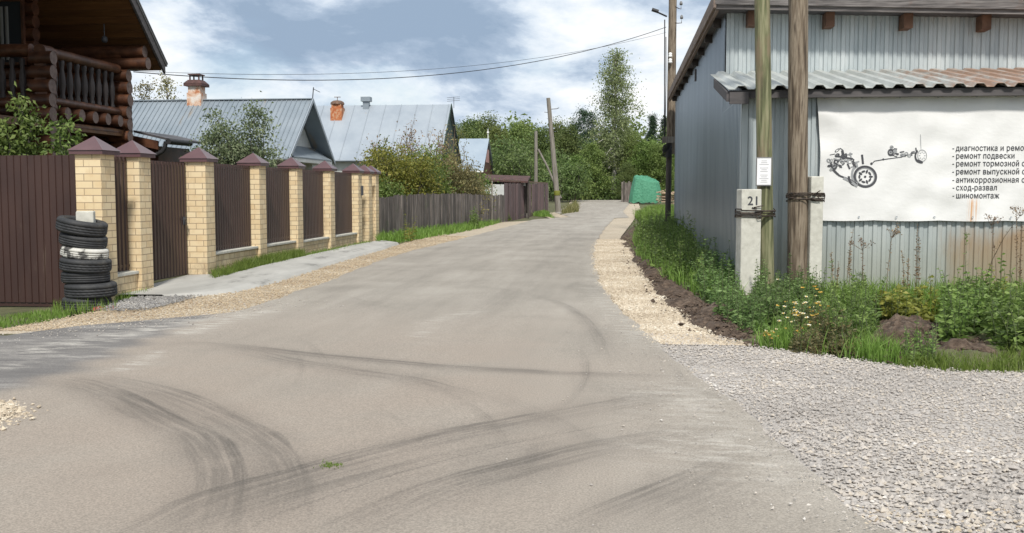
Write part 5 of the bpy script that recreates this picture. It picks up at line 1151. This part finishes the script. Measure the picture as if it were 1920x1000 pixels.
# ------------------------------------------------------------------ houses behind the fences
def gable_roof(mb, x0, x1, yf, yr, yb, ze, zr_, th=.06):
    for a, b, za, zb in ((yf, yr, ze, zr_), (yr, yb, zr_, ze)):
        v = [(x, y, z+d) for d in (0, th) for x, y, z in ((x0, a, za), (x1, a, za), (x1, b, zb), (x0, b, zb))]
        mb.add(v, [(4, 5, 6, 7), (0, 3, 2, 1), (0, 1, 5, 4), (1, 2, 6, 5), (2, 3, 7, 6), (3, 0, 4, 7)])
def ribs(mb, x0, x1, yf, yr, ze, zr_, pitch, w, h, th=.06, tint=.2):
    x = x0
    s = np.array([0, yr-yf, zr_-ze]); L_ = np.linalg.norm(s); s /= L_; n_ = np.array([0, -s[2], s[1]]); c0 = np.array([0, (yf+yr)/2, (ze+zr_)/2+th])
    while x < x1:
        mb.obox(c0+[x, 0, 0]+n_*(h/2), (w/2, 0, 0), s*L_/2, n_*h/2, tint=tint); x += pitch
def gable_wall(mb, x, yf, yb, yr, z0, ze, zr_, t=.12):
    v = [(xx, y, z) for xx in (x-t, x) for y, z in ((yf, z0), (yb, z0), (yb, ze), (yr, zr_), (yf, ze))]
    mb.add(v, [(5, 6, 7, 9), (0, 4, 2, 1), (0, 1, 6, 5), (0, 5, 9, 4)]); mb.add(v, np.array([(9, 7, 8), (4, 3, 2)]))
# first house: grey ribbed roof, pale gable
hA = thing('house', (-17, 40, 0), 'house with grey ribbed metal roof, white gable and limewashed chimney', 'house')
e0 = at(541, 299, 37.0); e1 = at(628, 294, 43.0); ap = at(591, 189, 40.0); xe = float((e0[0]+e1[0])/2); ze = float(e0[2]); za = float(ap[2])
mb = MB(); gable_roof(mb, -27, xe, 37, 40, 43, ze, za); ribs(mb, -27, xe, 37, 40, ze, za, .205, .04, .028, tint=.0); mb.box(-27, xe, 39.9, 40.1, za+.06, za+.10); rA = mb.build('roof', 'galv_roof', hA)
mb = MB(); gable_wall(mb, xe-.75, 37.35, 42.65, 40, ze-.05, ze+.22, za-.12)
for k in range(11): z = ze+.2+k*.19; hw = max(0, 2.6*(za-z-.15)/(za-ze)); mb.box(xe-.752, xe-.738, 40-hw, 40+hw, z, z+.02)
mb.build('gable', 'siding', hA)
mb = MB(); mb.box(-27, xe-.87, 37.45, 42.55, 0, ze-.02); mb.build('wall', 'siding', hA)
for s_ in (-1, 1):
    mb = MB(); a_ = np.array([xe+.02, 40, za+.02]); b_ = np.array([xe+.02, 40+s_*3.03, ze-.0]); mb.obox((a_+b_)/2, (.02, 0, 0), (b_-a_)/2, (0, 0, .085)); mb.build('bargeboard', 'galv_pale', hA)
mb = MB(); mb.add([(xe-.74, 38.0, ze+.62), (xe-.74, 42.4, ze+.62), (xe+.0, 42.6, ze+.10), (xe+.0, 37.5, ze+.10), (xe-.74, 38.0, ze+.66), (xe-.74, 42.4, ze+.66), (xe+.0, 42.6, ze+.14), (xe+.0, 37.5, ze+.14)], [(4, 7, 6, 5), (0, 1, 2, 3), (3, 2, 6, 7), (0, 3, 7, 4), (1, 0, 4, 5), (2, 1, 5, 6)]); mb.build('skirt_roof', 'galv_roof', hA)
mb = MB(); mb.box(xe-.7, xe-.01, 37.3, 42.7, ze-.06, ze+.09); mb.build('soffit', 'siding', hA)
for yw_ in (38.2, 40.6): mb = MB(); mb.box(xe-.86, xe-.845, yw_, yw_+1.1, .9, 2.1); mb.build('window', 'glass', hA)
cc = at(369, 188, 40.0); w_ = .30; ct = float(at(369, 160, 40)[2])
mb = MB(); mb.box(cc[0]-w_, cc[0]+w_, 40-w_, 40+w_, cc[2]-.7, cc[2]+.28); mb.box(cc[0]-w_*.86, cc[0]+w_*.86, 40-w_*.86, 40+w_*.86, cc[2]+.28, ct+.02); ch = mb.build('chimney', 'chimney_white', rA)
mb = MB(); mb.box(cc[0]-w_*1.3, cc[0]+w_*1.3, 40-w_*1.3, 40+w_*1.3, ct-.06, ct+.05); mb.add([(cc[0]-w_*1.3, 40-w_*1.3, ct+.052), (cc[0]+w_*1.3, 40-w_*1.3, ct+.052), (cc[0]+w_*1.3, 40+w_*1.3, ct+.052), (cc[0]-w_*1.3, 40+w_*1.3, ct+.052)] + [(cc[0]-.25, 39.75, ct+.2), (cc[0]+.25, 39.75, ct+.2), (cc[0]+.25, 40.25, ct+.2), (cc[0]-.25, 40.25, ct+.2)], [(0, 1, 5, 4), (1, 2, 6, 5), (2, 3, 7, 6), (3, 0, 4, 7), (4, 5, 6, 7)])
for sx in (-1, 1):
    for sy in (-1, 1): mb.box(cc[0]+sx*.19-.025, cc[0]+sx*.19+.025, 40+sy*.19-.025, 40+sy*.19+.025, ct+.2, ct+.42)
mb.box(cc[0]-.26, cc[0]+.26, 39.74, 40.26, ct+.40, ct+.44); mb.build('chimney_hood', 'rust_dark', ch)
aq = at(589, 188, 40); mb = MB(); mb.tube([aq-[.1, 0, .3], aq+[-.02, 0, .52]], .02, 6); mb.tube([aq+[-.02, 0, .45], aq+[.25, 0, .32]], .012, 5); mb.build('antenna', 'cable', hA)
# second house: pale seamed roof, dark green gable
hB = thing('house', (-14, 57, 0), 'house with pale seamed metal roof, dark green gable and orange chimney', 'house')
e0 = at(838, 302, 54.0); ap = at(846, 198, 57.0); e1 = at(868, 302, 60.0); xe = float(ap[0]); ze = float(e0[2]); za = float(ap[2])
mb = MB(); gable_roof(mb, -24, xe, 53.6, 57, 60.4, ze, za); ribs(mb, xe-.15-13*.92, xe, 53.6, 57, ze, za, .92, .035, .03, tint=.0); rB = mb.build('roof', 'galv_pale', hB)
mb = MB(); gable_wall(mb, xe-.12, 53.9, 60.1, 57, 0, ze+.15, za-.08, .14); mb.build('gable', 'green_wall', hB)
mb = MB(); mb.box(-24, xe-.28, 54.1, 59.9, 0, ze-.02); mb.build('wall', 'siding', hB)
for s_ in (-1, 1):
    mb = MB(); a_ = np.array([xe+.02, 57, za+.02]); b_ = np.array([xe+.02, 57+s_*3.42, ze]); mb.obox((a_+b_)/2, (.02, 0, 0), (b_-a_)/2, (0, 0, .09)); mb.build('bargeboard', 'green_wall', hB)
CY = 56.35; cc = at(633, 220, CY); ctp = float(at(633, 193, CY)[2]); mb = MB(); w_ = .33
mb.box(cc[0]-w_, cc[0]+w_, CY-w_, CY+w_, cc[2]-.7, ctp-.3); mb.box(cc[0]-w_*.85, cc[0]+w_*.85, CY-w_*.85, CY+w_*.85, ctp-.3, ctp-.1); ch = mb.build('chimney', 'chimney_red', rB)
mb = MB(); mb.lathe((cc[0], CY, ctp-.1), [(.40, 0), (.40, .09), (.34, .16), (.22, .22), (.001, .25)], 14); mb.tube([(cc[0], CY, ctp+.1), (cc[0], CY, ctp+.33)], .02, 5); mb.box(cc[0]-.18, cc[0]+.18, CY-.05, CY+.05, ctp+.31, ctp+.34); mb.build('chimney_hood', 'rust', ch)
cc = at(687, 198, 56.9); mb = MB(); mb.box(cc[0]-.17, cc[0]+.17, 56.73, 57.07, cc[2]-.3, cc[2]+.22); mb.box(cc[0]-.27, cc[0]+.27, 56.63, 57.17, cc[2]+.22, cc[2]+.48); mb.build('vent', 'galv_roof', rB)
cc = at(851, 190, 57.3); mb = MB(); mb.tube([cc-[0, 0, .4], cc+[0, 0, .25]], .015, 5)
for k in range(3): mb.tube([cc+[-.4, 0, .1*k], cc+[.35, 0, .1*k+.05]], .01, 4)
mb.build('antenna', 'cable', hB)
# third house: small bluish roof
hC = thing('house', (-12, 76, .2), 'small far house with light blue metal roof and brown gable', 'house')
e0 = at(911, 322, 73.0); ap = at(917, 262, 76.0); xl_ = float(at(862, 262, 76)[0]); xe = float(ap[0]); ze = float(e0[2]); za = float(ap[2])
mb = MB(); gable_roof(mb, xl_, xe, 72.8, 76, 79.2, ze, za, .08); mb.build('roof', 'galv_blue', hC)
mb = MB(); gable_wall(mb, xe-.15, 73, 79, 76, 0, ze+.1, za-.1); mb.build('gable', 'brown_wall', hC)
mb = MB(); mb.box(xe-.148, xe-.12, 75.2, 76.8, ze+.75, ze+1.75); mb.build('gable_board', 'pink', hC)
mb = MB(); mb.box(xl_+.2, xe-.28, 73.2, 78.8, 0, ze-.02); mb.build('wall', 'grey_wall', hC)
q = at(915, 262, 76); mb = MB(); mb.tube([q-[0, 0, .3], q+[0, 0, .8]], .03, 6); mb.box(q[0]-.07, q[0]+.07, 75.93, 76.07, q[2]+.5, q[2]+.62); mb.build('finial', 'porcelain', hC)
mb = MB(); mb.box(xl_, xe, 72.74, 72.79, ze-.05, ze+.06); mb.build('gutter', 'porcelain', hC)
# low shed behind the brown fence
s0 = at(905, 335, 57); s1 = at(990, 338, 57)
sh = thing('shed', ((s0[0]+s1[0])/2, 57, 0), 'low open shed with rusty dark red roof behind the brown sheet fence', 'shed')
mb = MB(); mb.obox(((s0+s1)/2+[0, .6, .05]), (s1-s0)/2, (0, .9, .16), (0, 0, .05)); mb.build('roof', 'rust_dark', sh)
for k in range(5):
    q = s0 + (s1-s0)*(k/4); mb = MB(); mb.box(q[0]-.05, q[0]+.05, 57.2, 57.3, 0, q[2]-.05); mb.build('post', 'dark_wood', sh)
mb = MB(); mb.box(s0[0]+.1, s1[0]-.1, 57.9, 57.95, .3, s0[2]-.1); mb.build('back_boards', 'dark_wood', sh)
rgs = np.random.default_rng(3); mb = MB()
for k in range(7): x = s0[0]+1.0+k*.22; mb.box(x, x+.12, 57.32, 57.4, s0[2]-.42, s0[2]-.2+.05*rgs.random())
mb.build('stored_boards', 'siding', sh)
w0 = at(898, 346, 55.5); w1 = at(946, 362, 55.5); mb = MB(); mb.box(w0[0], w1[0], 55.5, 55.6, .2, w0[2]); tag(mb.build('board_screen', 'siding', None, (w0[0], 55.5, .2)), 'white board screen behind the grey plank fence', 'screen')

# plank fence, metal fence
f0 = gp(709, 449); f1 = gp(945, 417); 
pf = thing('plank_fence', f0, 'weathered grey plank fence with uneven boards beside the grass strip', 'fence')
rg = np.random.default_rng(6); L_ = float(np.hypot(*(f1-f0)[:2])); d = (f1-f0)/L_; d[2] = 0; nrm2 = np.array([d[1], -d[0], 0]); mb = MB(); s_ = 0
while s_ < L_:
    w_ = rg.uniform(.12, .19); c_ = f0 + d*(s_+w_/2); zb = float(tz(c_[0], c_[1])); ht = float(np.interp(s_/L_, (0, .08, .55, .8, 1), (1.22, 1.32, 1.40, 1.36, 1.38))) + rg.normal(0, .018)
    mb.obox(c_ + nrm2*rg.normal(0, .008) + [0, 0, ht/2 - c_[2] + zb - .05], d*(w_/2-.005), nrm2*.011, np.array([rg.normal(0, .006), rg.normal(0, .006), ht/2+.05]), tint=rg.random()); s_ += w_
mb.build('boards', 'grey_wood', pf)
mb = MB(); tops = [f0 + d*L_*t - nrm2*.04 + [0, 0, .35-f0[2]*t*0] for t in (0, 1)]
for zz in (.35, 1.05): mb = MB(); mb.obox((f0+f1)/2 - nrm2*.045 + [0, 0, zz+.05], d*L_/2, nrm2*.03, (0, 0, .04)); mb.build('rail', 'grey_wood', pf)
for t in np.linspace(0.01, .99, 9):
    c_ = f0 + d*L_*t - nrm2*.13; mb = MB(); mb.tube([c_-[0, 0, .2], c_+[0, 0, 1.3]], .05, 8); mb.build('post', 'grey_wood', pf)
c_ = f0 + d*L_*.83; mb = MB(); mb.tube([c_+nrm2*.07+[0, 0, -.1], c_+nrm2*.07+[.02, 0, 1.95]], .035, 8); mb.build('tall_post', 'pole_grey', pf)
g0 = gp(946, 416); g1 = gp(1027, 395); L_ = float(np.hypot(*(g1-g0)[:2])); d = (g1-g0)/L_; d[2] = 0; d /= np.linalg.norm(d); n2 = np.array([d[1], -d[0], 0])
mf = thing('metal_fence', g0, 'old dark brown sheet metal fence beyond the grey plank fence', 'fence'); mb = MB(); s_ = 0
while s_ < L_:
    w_ = rg.uniform(.22, .4); c_ = g0 + d*(s_+w_/2); zb = float(tz(c_[0], c_[1])); h_ = 2.02
    mb.obox((c_[0], c_[1], zb+h_/2-.03) + n2*rg.normal(0, .02), d*(w_/2-.004), n2*.012, (0, 0, h_/2+rg.normal(0, .01)), tint=rg.random()); s_ += w_
mb.build('sheets', 'brown_fence', mf)
mb = MB(); q = g0 + d*L_*.0; mb.obox((g0+g1)/2 + [0, 0, 2.02-.35*0] - n2*.03 + [0, 0, 0], d*L_/2, n2*.03, (0, 0, .035)); mb.build('top_rail', 'rust', mf)
q = g0 + d*(L_+.05); mb = MB(); mb.tube([q-[0, 0, .2], q+[0, 0, 1.95]], .05, 8); mb.build('post', 'pole_grey', mf)
q = g0 + d*L_*.42 + n2*.04; mb = MB(); mb.tube([q-[0, 0, .2], q+[0, 0, 1.95]], .045, 8); mb.build('post', 'pole_grey', mf)

# far poles
a_ = gp(1047, 391); Yp = float(a_[1]); b_ = at(1028, 184, Yp)
lp = thing('utility_pole', a_, 'leaning grey wooden utility pole at the far left roadside', 'pole')
mb = MB(); mb.tube([a_-[0, 0, .2], a_*.5+b_*.5, b_], (.17, .14, .115), 10); mb.build('shaft', 'pole_grey', lp)
q = at(1032, 205, Yp); mb = MB(); mb.tube([q, q+[.35, 0, .02], q+[.5, 0, .08]], .02, 5); mb.tube([q+[-.05, 0, -.2], q+[-.35, 0, -.16]], .015, 5); mb.build('hook', 'wire', lp)
q = a_*.86+b_*.14; mb = MB(); mb.lathe(q, [(.178, -.14), (.186, -.12), (.186, .12), (.178, .14)], 10); mb.build('band', 'leaf_yellow', lp)
s0 = gp(1005, 394); Y5 = 72.0; q0 = at(1005, 385, Y5); q1 = at(1005, 246, Y5)
bp = thing('utility_pole', (q0[0], Y5, .2), 'thin far wooden pole with a slanting brace', 'pole')
mb = MB(); mb.tube([(q0[0], Y5, 0), q1], (.14, .11), 8); mb.build('shaft', 'pole_grey', bp)
mb = MB(); mb.tube([at(1009, 280, Y5-.1), at(1025, 310, Y5-.1), at(1052, 372, Y5-.1)], .08, 6); mb.build('brace', 'pole_grey', bp)
bx = at(1063, 395, 0) if False else None

# far roadside heap: green net, boards, stacked wood
t0 = at(1208, 378, 88); 
rg = np.random.default_rng(2); n, m_ = 60, 22; th = np.linspace(0, 2*np.pi, n); A_ = np.zeros((n, m_, 3))
for j in range(m_):     # steep sides, then a sagging top that is higher on the left and falls to the right
    u_ = j/(m_-1); k_ = 1 - .22*min(1, u_/.55)**1.5 if u_ < .6 else .78*(1-(u_-.6)/.4)
    hgt = 2.05*min(1, u_/.6)**.9 + (.22*(u_-.6)/.4 if u_ > .6 else 0)
    sq = 1/np.maximum(np.abs(np.cos(th)), np.abs(np.sin(th)))**.3
    r_ = 1.22*sq*(1 + .05*np.sin(3*th+1) + .025*np.sin(8*th+4*u_))*k_
    A_[:, j, 0] = t0[0] + r_*np.cos(th)*1.15 + .22*u_; A_[:, j, 1] = 88 + r_*np.sin(th)*.8
    A_[:, j, 2] = t0[2]-.1 + hgt*(1 - .16*np.cos(th+.5)*min(1, u_*1.5)*(k_/.8)) + .03*np.sin(9*th+5*u_) + rg.normal(0, .035, n)
mb = MB(); mb.grid(A_); tag(mb.build('net_covered_heap', 'green_tarp', None, (t0[0], 88, t0[2])), 'bright green net draped over a heap at the end of the road', 'heap')
q0 = at(1165, 377, 91); q1 = at(1181, 377, 91); fb = thing('board_fence', q0, 'short piece of grey board fence left of the green net', 'fence'); mb = MB(); x = q0[0]
while x < q1[0]: mb.box(x, x+.14, 91, 91.03, q0[2]-.2, q0[2]+1.72+rg.normal(0, .03), tint=rg.random()); x += .15
mb.build('boards', 'grey_wood', fb)
for zz in (.4, 1.3): mb = MB(); mb.box(q0[0], q1[0], 91.032, 91.08, q0[2]+zz, q0[2]+zz+.1); mb.build('rail', 'grey_wood', fb)
wp = at(1237, 383, 84); wo = thing('wood_pile', wp, 'pile of brown boards and logs behind the garage corner', 'wood pile'); mb = MB()
for k in range(46):
    c_ = wp + [rg.uniform(.0, 1.6), rg.uniform(-.5, .5), rg.uniform(0, 1.15)*(1-.2*rg.random())]; a1 = rg.normal(0, .35); mb.obox(c_, (.42*math.cos(a1), .3*math.sin(a1), .08*rg.normal()), (-.03*math.sin(a1), .06, 0), (0, 0, .03), tint=rg.random())
mb.build('boards', 'pale_wood', wo)

# ------------------------------------------------------------------ yard shrubs beyond the plank fence
Yb = 39.5
for (px, Y_, h, r, ml, lb, sd_, k_) in ((740, 39.0, 3.0, 1.7, 'leaf_yellow', 'yellow-green round shrub at the left of the overgrown yard', 61, 44), (785, 41, 2.95, 1.9, 'leaf', 'green rounded shrub in the middle of the overgrown yard', 62, 44), (838, 44.6, 2.9, 2.0, 'leaf_olive', 'olive brown shrub at the right of the overgrown yard', 63, 44),
                                   (712, 37.5, 1.9, 1.2, 'leaf', 'low green shrub just behind the left end of plank fence', 64, 28), (880, 47.6, 2.4, 1.1, 'leaf', 'bright green shrub leaning over the plank fence', 65, 30), (852, 46.0, 2.5, 1.4, 'leaf_olive', 'low brownish shrub behind the middle of plank fence', 66, 40)):
    q = at(px, 380, Y_); bush('bush', (q[0], Y_, .05), lb, 'bush', None, ml, h, r, sd_, 9, 11, k_, .105, .20, dens=4.5, up=.6)
for (px, Y_, h, r, lb, sd_) in ((765, 43, 4.2, 1.3, 'tall half-bare brown lilac above the yellow-green shrub', 67), (800, 43.5, 4.35, 1.2, 'tall twiggy brown bush highest in the overgrown yard', 68), (725, 41, 3.6, .9, 'thin half-bare bush left of the lilac', 69), (838, 46, 4.4, 1.2, 'brownish twiggy bush before the dark green gable', 71)):
    q = at(px, 380, Y_); bush('bush', (q[0], Y_, .05), lb, 'bush', None, 'dry_leaf' if sd_ != 71 else 'leaf_olive', h, r, sd_, 8, 9, 4, .10, .17, dens=3.2, up=.95, ms='dry_stem', cb=.4)
q = gp(765, 452); w2, tp, rg9 = weed_patch('tall_weed', ((755, 455), (762, 447), (778, 447), (778, 456)), 9, 1.1, .13, .45, 'leaf_yellow', 'stem', 'tall yellow-green weed in front of the plank fence', 'plant', 72, 26, up=.4)
for (px, lb, sd_) in ((887, 'green climbing weed on the plank fence by the tall post', 73), (950, 'low leafy weed where plank fence meets metal fence', 74)):
    q = gp(px, 428 if px < 900 else 414); o = thing('tall_weed', q, lb, 'plant'); S, Lf = MB(), MB(); rg9 = np.random.default_rng(sd_)
    for k in range(22): herb(S, Lf, q[0]+rg9.normal(.0, .12), q[1]+rg9.normal(0, .3), q[2], (1.0 if px < 900 else .5)*rg9.uniform(.4, 1.1), rg9, 22, .13, .5, up=.3)
    S.build('stems', 'stem', o); Lf.build('foliage', 'leaf', o)
for (px, Y_, h, r, lb, sd_) in ((1062, 92, 3.2, 1.8, 'dark round bush right of the leaning pole', 75), (1035, 96, 4.6, 2.0, 'dark bush just left of the leaning pole behind the metal fence', 76), (1085, 99, 2.2, 1.3, 'low bush at the far left bend of the road', 77), (985, 78, 4.6, 2.6, 'big dark green bush above the rusty shed roof', 78), (940, 82, 5.2, 2.6, 'rounded green tree right of the light blue roof', 79)):
    q = at(px, 380, Y_); bush('bush', (q[0], Y_, float(tz(q[0], Y_))), lb, 'bush', None, 'leaf_dark' if sd_ != 77 else 'leaf', h, r, sd_, 8, 10, 12, .26, .34, dens=3, up=.5)

# ------------------------------------------------------------------ the wood at the end of the road
dec = lambda u: (.55+.75*math.sin(math.pi*(.15+.75*u)))*(1-.35*u)
brch = lambda u: (.45+.62*math.sin(math.pi*min(1, .1+u*.95)))*(1-.25*u)
con = lambda u: 1.05-.98*u
o = at(1151, 373, 106); zb = float(tz(o[0], 106))
birch = tree_thing('birch_tree', (o[0], 106, zb), 'tall slender birch rising above the wood at the end of the road', 'tree', None, 'leaf_birch', 'birch_bark', seed=81, h=(float(at(1152, 92, 106)[2])-zb)*.965, cb=.2, Rr=2.95, prof=brch, nb=70, k=38, leaf=.20, up=.75, droop=.55, tr_=.30, csz=.42, wob=.35, lw=.6, dens=3.0)
kinds = {}
def proto(kind):
    return kinds.get(kind)
def plant_tree(kind, px, ytop, Y_, label, name, group='trees of the wood beyond the road'):
    q = at(px, 372, Y_); z0 = float(tz(q[0], Y_)) - .1; h = (float(at(px, ytop, Y_)[2]) - z0)*.86
    spec = dict(ash=('leaf_forest', 'bark', dict(seed=91, h=11, cb=.12, Rr=3.4, prof=dec, nb=46, k=46, leaf=.27, up=.6, droop=.12, tr_=.2, csz=.55, dens=2.6)),
                alder=('leaf_wood', 'bark', dict(seed=92, h=11, cb=.10, Rr=2.9, prof=dec, nb=46, k=46, leaf=.26, up=.75, droop=.15, tr_=.18, csz=.5, dens=2.8)),
                willow=('leaf_forest', 'bark', dict(seed=93, h=10, cb=.08, Rr=3.2, prof=dec, nb=44, k=44, leaf=.26, up=.7, droop=.45, tr_=.18, csz=.5, dens=2.6)),
                young=('leaf', 'bark', dict(seed=96, h=9, cb=.06, Rr=2.8, prof=dec, nb=44, k=44, leaf=.25, up=.65, droop=.25, tr_=.15, csz=.45, dens=2.8)),
                spruce=('needle', 'bark', dict(seed=94, h=13, cb=.08, Rr=2.5, prof=con, nb=90, k=60, leaf=.28, up=-.12, droop=-.05, tr_=.17, csz=.24, dens=4.2, lw=.3)),
                pine=('needle', 'bark', dict(seed=95, h=13, cb=.35, Rr=2.4, prof=dec, nb=34, k=60, leaf=.34, up=.35, droop=.0, tr_=.2, csz=.42, dens=2.4, lw=.28)))[kind]
    ml, mb_, kw = spec
    if kind not in kinds:
        t = tree_thing(name, (0, 0, 0), label, 'tree', group, ml, mb_, **kw); kinds[kind] = t
    else:
        t = copy_tree(kinds[kind]); t.name = name; t['label'] = label
    s = h/kw['h']; t.location = (q[0], Y_, z0); t.rotation_euler = (0, 0, (px*.37) % 6.28); t.scale = (s*(.95+.1*((px*7) % 3)/2),)*2 + (s,); return t
wood = [('ash', 858, 240, 112, 'leafy tree just right of the dark green gable', 'deciduous_tree'), ('alder', 884, 214, 118, 'dark tree behind the light blue roof', 'deciduous_tree'), ('ash', 912, 214, 124, 'tallest rounded tree above the light blue roof', 'deciduous_tree'), ('spruce', 898, 205, 132, 'small pointed spruce tip left of centre in the wood', 'spruce_tree'),
        ('willow', 940, 226, 108, 'olive leafy tree right of the finial of the blue roof', 'deciduous_tree'), ('ash', 968, 226, 120, 'green tree left of the braced pole', 'deciduous_tree'), ('willow', 990, 218, 126, 'olive tree crown above the braced pole', 'deciduous_tree'), ('alder', 1015, 232, 112, 'dark tree between the braced and the leaning pole', 'deciduous_tree'),
        ('ash', 1044, 225, 118, 'leafy tree right behind the leaning pole top', 'deciduous_tree'), ('alder', 1068, 226, 110, 'dark leafy tree between leaning pole and pine', 'deciduous_tree'), ('spruce', 1076, 214, 128, 'narrow spruce left of the dark pine', 'spruce_tree'), ('pine', 1100, 186, 116, 'dark pine just left of the tall birch', 'pine_tree'),
        ('willow', 1112, 258, 103, 'olive tree at the left foot of the tall birch', 'deciduous_tree'), ('willow', 1138, 235, 112, 'olive tree in front of the lower birch crown', 'deciduous_tree'), ('ash', 1172, 232, 110, 'leafy tree at the right of the birch trunk', 'deciduous_tree'), ('ash', 1192, 250, 104, 'bright leafy tree above the green net', 'deciduous_tree'),
        ('spruce', 1222, 192, 122, 'tall pointed spruce above the green net', 'spruce_tree'), ('spruce', 1244, 198, 126, 'dark spruce beside the tall pole behind the garage', 'spruce_tree'), ('young', 1214, 255, 102, 'fresh green young tree above the wood pile', 'deciduous_tree'), ('young', 1240, 262, 100, 'fresh green tree by the garage back corner', 'deciduous_tree'),
        ('young', 1088, 285, 108, 'bright young tree above the left bend of the road', 'deciduous_tree'), ('alder', 1120, 300, 108, 'low dark tree behind the bend of the road', 'deciduous_tree'), ('alder', 1175, 300, 100, 'low dark tree directly behind the short board fence', 'deciduous_tree'), ('young', 1030, 290, 106, 'bright young tree behind the bush at the leaning pole', 'deciduous_tree'),
        ('alder', 962, 275, 100, 'low dark tree above the right half of the shed', 'deciduous_tree'), ('ash', 1275, 215, 118, 'leafy tree hidden mostly by the garage corner', 'deciduous_tree'), ('young', 1060, 300, 104, 'small bright tree right of the leaning pole', 'deciduous_tree'), ('alder', 1140, 310, 107, 'low dark tree at the birch trunk foot', 'deciduous_tree')]
for w_ in wood: plant_tree(*w_)
for (px, yt, Y_, lb) in ((283, 163, 66, 'thin tree top, left of two behind the ridge of the ribbed roof'), (318, 152, 66, 'loose tree top, right of two behind the ridge of the ribbed roof')):
    q = at(px, 372, Y_); h = float(at(px, yt, Y_)[2])
    tree_thing('deciduous_tree', (q[0], Y_, 0), lb, 'tree', 'trees behind the ribbed roof', 'leaf_olive', 'bark', seed=int(px), h=h, cb=.35, Rr=1.25, prof=dec, nb=30, k=22, leaf=.15, up=.9, droop=.05, tr_=.14, csz=.26, dens=2.6)
# far mass of the wood closing the view
rg = np.random.default_rng(9); T_, cr = MB(), MB(); n = 1500
ax_ = rg.uniform(-75, 40, n); ay_ = rg.uniform(128, 150, n); top = 8.2 + 1.3*np.sin(ax_*.35) + 1.2*np.sin(ax_*.9+1) - .0*ax_; hz = top*rg.random(n)**.75
P = np.repeat(np.stack([ax_, ay_, tz(ax_, ay_)+hz], 1), 26, 0) + rg.normal(0, 1, (n*26, 3))*[1.1, 1.1, .8]; k = P[:, 2] > .4; P = P[k]
leaves(cr, P, rg.normal(0, 1, (len(P), 3)), .55*rg.uniform(.7, 1.3, len(P)), .36, rg, np.repeat(rg.normal(.42, .18, n), 26)[k]+rg.normal(0, .12, len(P)))
tag(cr.build('far_woodland', 'leaf_forest'), 'far mass of mixed woodland closing the view', 'woodland', kind='stuff')
rg = np.random.default_rng(10); cr = MB(); n = 900; ax_ = rg.uniform(-14, 9, n); ay_ = rg.uniform(102, 112, n); hz = rg.random(n)**1.3*2.2
P = np.repeat(np.stack([ax_, ay_, tz(ax_, ay_)+hz], 1), 22, 0) + rg.normal(0, 1, (n*22, 3))*[.5, .5, .3]; P = P[P[:, 2] > .6]
leaves(cr, P, rg.normal(0, 1, (len(P), 3)), .28*rg.uniform(.7, 1.3, len(P)), .2, rg, rg.normal(.45, .2, len(P)))
tag(cr.build('undergrowth', 'leaf_wood'), 'dark undergrowth at the edge of the wood where the road bends', 'undergrowth', kind='stuff')
